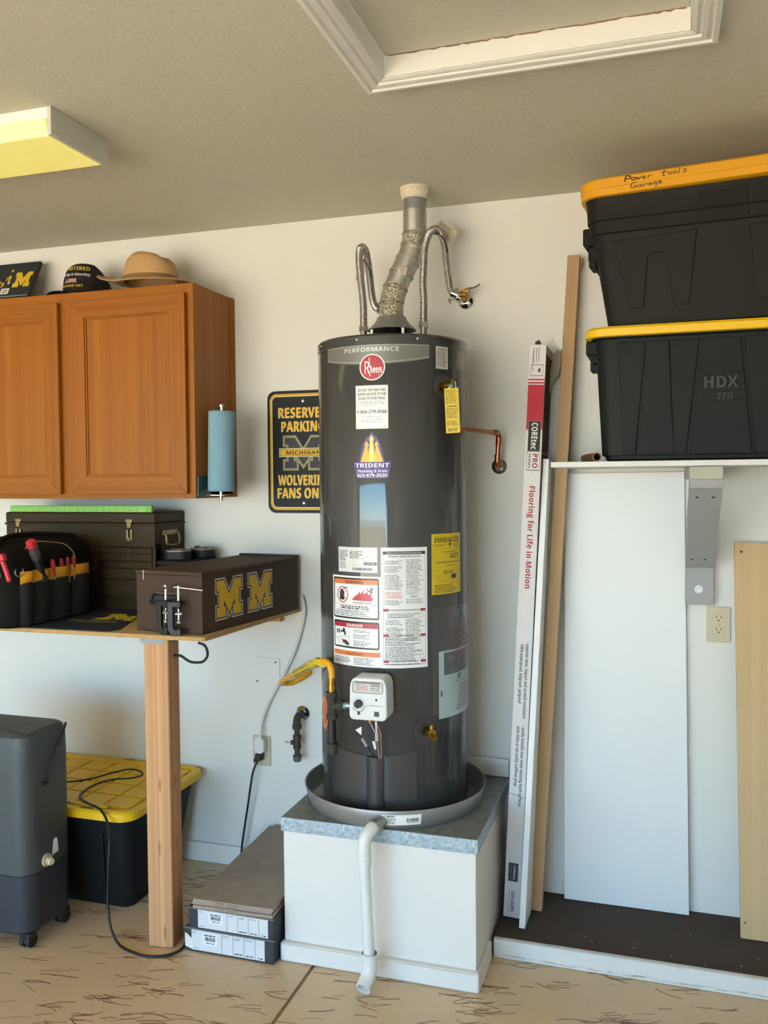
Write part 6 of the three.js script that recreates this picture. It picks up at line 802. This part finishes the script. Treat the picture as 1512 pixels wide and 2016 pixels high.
{
  const x = -0.944, z = 0.565, t = thing('gas_drip_leg', 'black iron gas tee with drip leg beside the white gas control', 'pipe', [x, 0.66, z]), Y = (v) => v - 0.66;
  part(t, 'tee', J(rod(V(0, Y(0.775), 0), V(0, Y(0.842), 0), 0.0145), rod(V(0, Y(0.768), 0), V(0, Y(0.782), 0), 0.0175), rod(V(0, Y(0.835), 0), V(0, Y(0.85), 0), 0.0175), rod(V(0, Y(0.81), 0), V(0.034, Y(0.811), 0), 0.014), rod(V(0.026, Y(0.811), 0), V(0.038, Y(0.811), 0), 0.0168)), M.iron); part(t, 'nipple', J(rod(V(0.034, Y(0.811), 0), V(0.068, Y(0.813), 0.0), 0.0098)), M.zinc); part(t, 'thread_sealant', J(rod(V(0.038, Y(0.811), 0), V(0.046, Y(0.811), 0), 0.0105)), S('#6a9a98', 0.6), 'blue thread sealant');
  part(t, 'drip_nipple', rod(V(0, Y(0.69), 0), V(0, Y(0.77), 0), 0.0118), S('#2b2b2c', 0.4, { metalness: 0.4 })); part(t, 'end_cap', J(turned([[0, 0], [0.014, 0], [0.0165, 0.004], [0.0165, 0.022], [0.018, 0.024], [0.018, 0.034], [0.012, 0.035]], 24)), M.iron);
  const d = thing('gas_connector', 'yellow flexible gas connector curving round behind the heater', 'hose', [x, 0.85, z]), o = (a) => a.map((p) => [p[0] - x, p[1] - 0.85, p[2] - z]);
  part(d, 'hose', tube(o([[x, 0.888, z], [-0.9445, 0.905, 0.562], [-0.953, 0.927, 0.556], [-0.975, 0.936, 0.54], [-1.01, 0.924, 0.5], [-1.06, 0.9, 0.44], [-1.12, 0.867, 0.36], [-1.19, 0.828, 0.27], [-1.26, 0.79, 0.18], [-1.3, 0.765, 0.13], [-1.322, 0.748, 0.095], [-1.322, 0.737, 0.06], [-1.3, 0.738, 0.04], [-1.27, 0.755, 0.025], [-1.245, 0.775, 0.002]]), 0.0098, 140, 14), M.gasYellow); part(d, 'brass_nut', J(rod(V(0, 0, 0), V(0, 0.014, 0), 0.0115, 0.0115, 20), rod(V(0, 0.01, 0), V(0, 0.024, 0), 0.0145, 0.0145, 6), rod(V(0, 0.022, 0), V(0, 0.042, 0), 0.0105)), M.brass);
  const tg = canvas(256, 96, (q, w, h) => { q.fillStyle = '#d4b41a'; q.fillRect(0, 0, w, h); lines(q, 20, 20, 200, 4, 14, '#4a3d08', 0.4, 0.3); lines(q, 80, 76, 90, 1, 12, '#222', 0.7, 0); });
  const wrapTag = tube(o([[-1.19, 0.828, 0.27], [-1.12, 0.867, 0.36], [-1.06, 0.9, 0.44], [-1.015, 0.922, 0.495]]), 0.0145, 30, 16);
  part(d, 'wrapped_tag', wrapTag, S('#ffffff', 0.5, { map: tg, side: THREE.DoubleSide }), 'yellow paper tag wrapped round the hose'); part(d, 'tag_end', ext(poly([[-0.03, -0.006], [0.02, -0.012], [0.045, 0.012], [-0.02, 0.012]]), 0.0008).rotateY(-0.35).translate(-0.05, 0.078, -0.03), S('#c9ac22', 0.5));
}
{
  const t = thing('capped_stub', 'rusty capped pipe stub with small valve left of the heater', 'pipe', [-1.279, 0.615, 0]);
  part(t, 'wall_flange', turned([[0.028, 0.0005], [0.028, 0.004], [0.023, 0.01], [0.014, 0.015]], 40).rotateX(Math.PI / 2), M.chrome);
  part(t, 'elbow', J(tube([[0, 0, 0.008], [0, 0, 0.03], [-0.002, -0.004, 0.042], [-0.003, -0.016, 0.05], [-0.003, -0.038, 0.05]], 0.0145, 30, 18), rod(V(-0.003, -0.03, 0.05), V(-0.003, -0.046, 0.05), 0.0175)), M.iron); part(t, 'nipple', rod(V(-0.003, -0.04, 0.05), V(-0.003, -0.15, 0.05), 0.0105), M.iron);
  part(t, 'valve', J(rod(V(-0.003, -0.068, 0.05), V(-0.003, -0.118, 0.05), 0.0138), rod(V(-0.003, -0.07, 0.05), V(-0.003, -0.08, 0.05), 0.016, 0.016, 8), rod(V(-0.003, -0.11, 0.05), V(-0.003, -0.12, 0.05), 0.016, 0.016, 8), rod(V(-0.003, -0.098, 0.05), V(-0.026, -0.098, 0.056), 0.0085)), S('#4a4038', 0.5, { metalness: 0.6 })); part(t, 'handle', J(rod(V(-0.022, -0.098, 0.056), V(-0.044, -0.097, 0.058), 0.003), ball([-0.044, -0.097, 0.058], 0.0042)), M.zinc); part(t, 'end_cap', J(rod(V(-0.003, -0.145, 0.05), V(-0.003, -0.158, 0.05), 0.0165), rod(V(-0.003, -0.155, 0.05), V(-0.003, -0.168, 0.05), 0.0145, 0.0135, 6)), S('#6a6158', 0.55, { metalness: 0.5 }));
}
{ // bag of papers on the heater
  const t = thing('document_bag', 'clear plastic bag with pale blue booklet stuck to the heater', 'bag', [HX, 0.75, HZ]);
  const sheet = (th0, th1, y0, y1, R, fn) => { const w = (th1 - th0) * D2R * R, g = new THREE.PlaneGeometry(w, y1 - y0, 26, 12), p = g.attributes.position; for (let i = 0; i < p.count; i++) p.setZ(i, fn ? fn(p.getX(i) / w + 0.5, (p.getY(i) / (y1 - y0)) + 0.5) : 0); g.computeVertexNormals(); return wrap(g, R, ((th0 + th1) / 2) * D2R).translate(0, (y0 + y1) / 2 - 0.75, 0); };
  part(t, 'plastic_sleeve', sheet(46, 103, 0.768, 1.095, HR, (u, v) => 0.0028 + 0.0035 * (1 - v) + 0.001 * Math.sin(u * 17 + v * 9) + (u < 0.02 ? -0.002 : 0)), P('#ffffff', 0.22, { transmission: 1, thickness: 0, ior: 1.4, bumpMap: again(crumple, 0.5, 0.5), bumpScale: 0.004 }), 'clear crinkled plastic');
  part(t, 'red_print', sheet(66, 101, 0.92, 1.04, HR + 0.0016), cut(canvas(256, 200, (x, w, h) => { x.clearRect(0, 0, w, h); lines(x, 6, 8, 240, 10, 19, '#7c3a44', 0.6, 0.1); x.globalAlpha = 1; }), 0.6), 'dark red print');
  const bk = canvas(384, 512, (x, w, h) => { x.fillStyle = '#a9bfc2'; x.fillRect(0, 0, w, h); x.fillStyle = '#4c5458'; x.fillRect(40, 16, 320, 170); txt(x, 'Use & Care', 150, 60, 44, '#77868a', { fit: 170 }); x.strokeStyle = '#65747a'; x.lineWidth = 3; x.strokeRect(100, 85, 160, 80); x.fillStyle = '#5c6f7a'; x.beginPath(); x.arc(190, 215, 22, 0, 7); x.fill(); lines(x, 140, 250, 150, 1, 14, '#55656a', 0.5, 0); for (let i = 0; i < 9; i++) lines(x, 200 - i * 6, 285 + i * 22, 170, 1, 20, '#7c3a4a', 0.55, 0.15); x.fillStyle = '#6e3340'; x.fillRect(14, 300, 12, 46); });
  const bg = sheet(51.5, 100, 0.754, 0.962, HR + 0.0012); part(t, 'booklet', bg, S('#ffffff', 0.5, { map: bk, side: THREE.DoubleSide }), 'pale blue booklet'); 
}
// ------------------------------------------------------------------ hand over
scene.traverse((o) => { if (o.isMesh && !o.isSky) { o.castShadow = true; o.receiveShadow = true; } });
renderer.render(scene, camera);
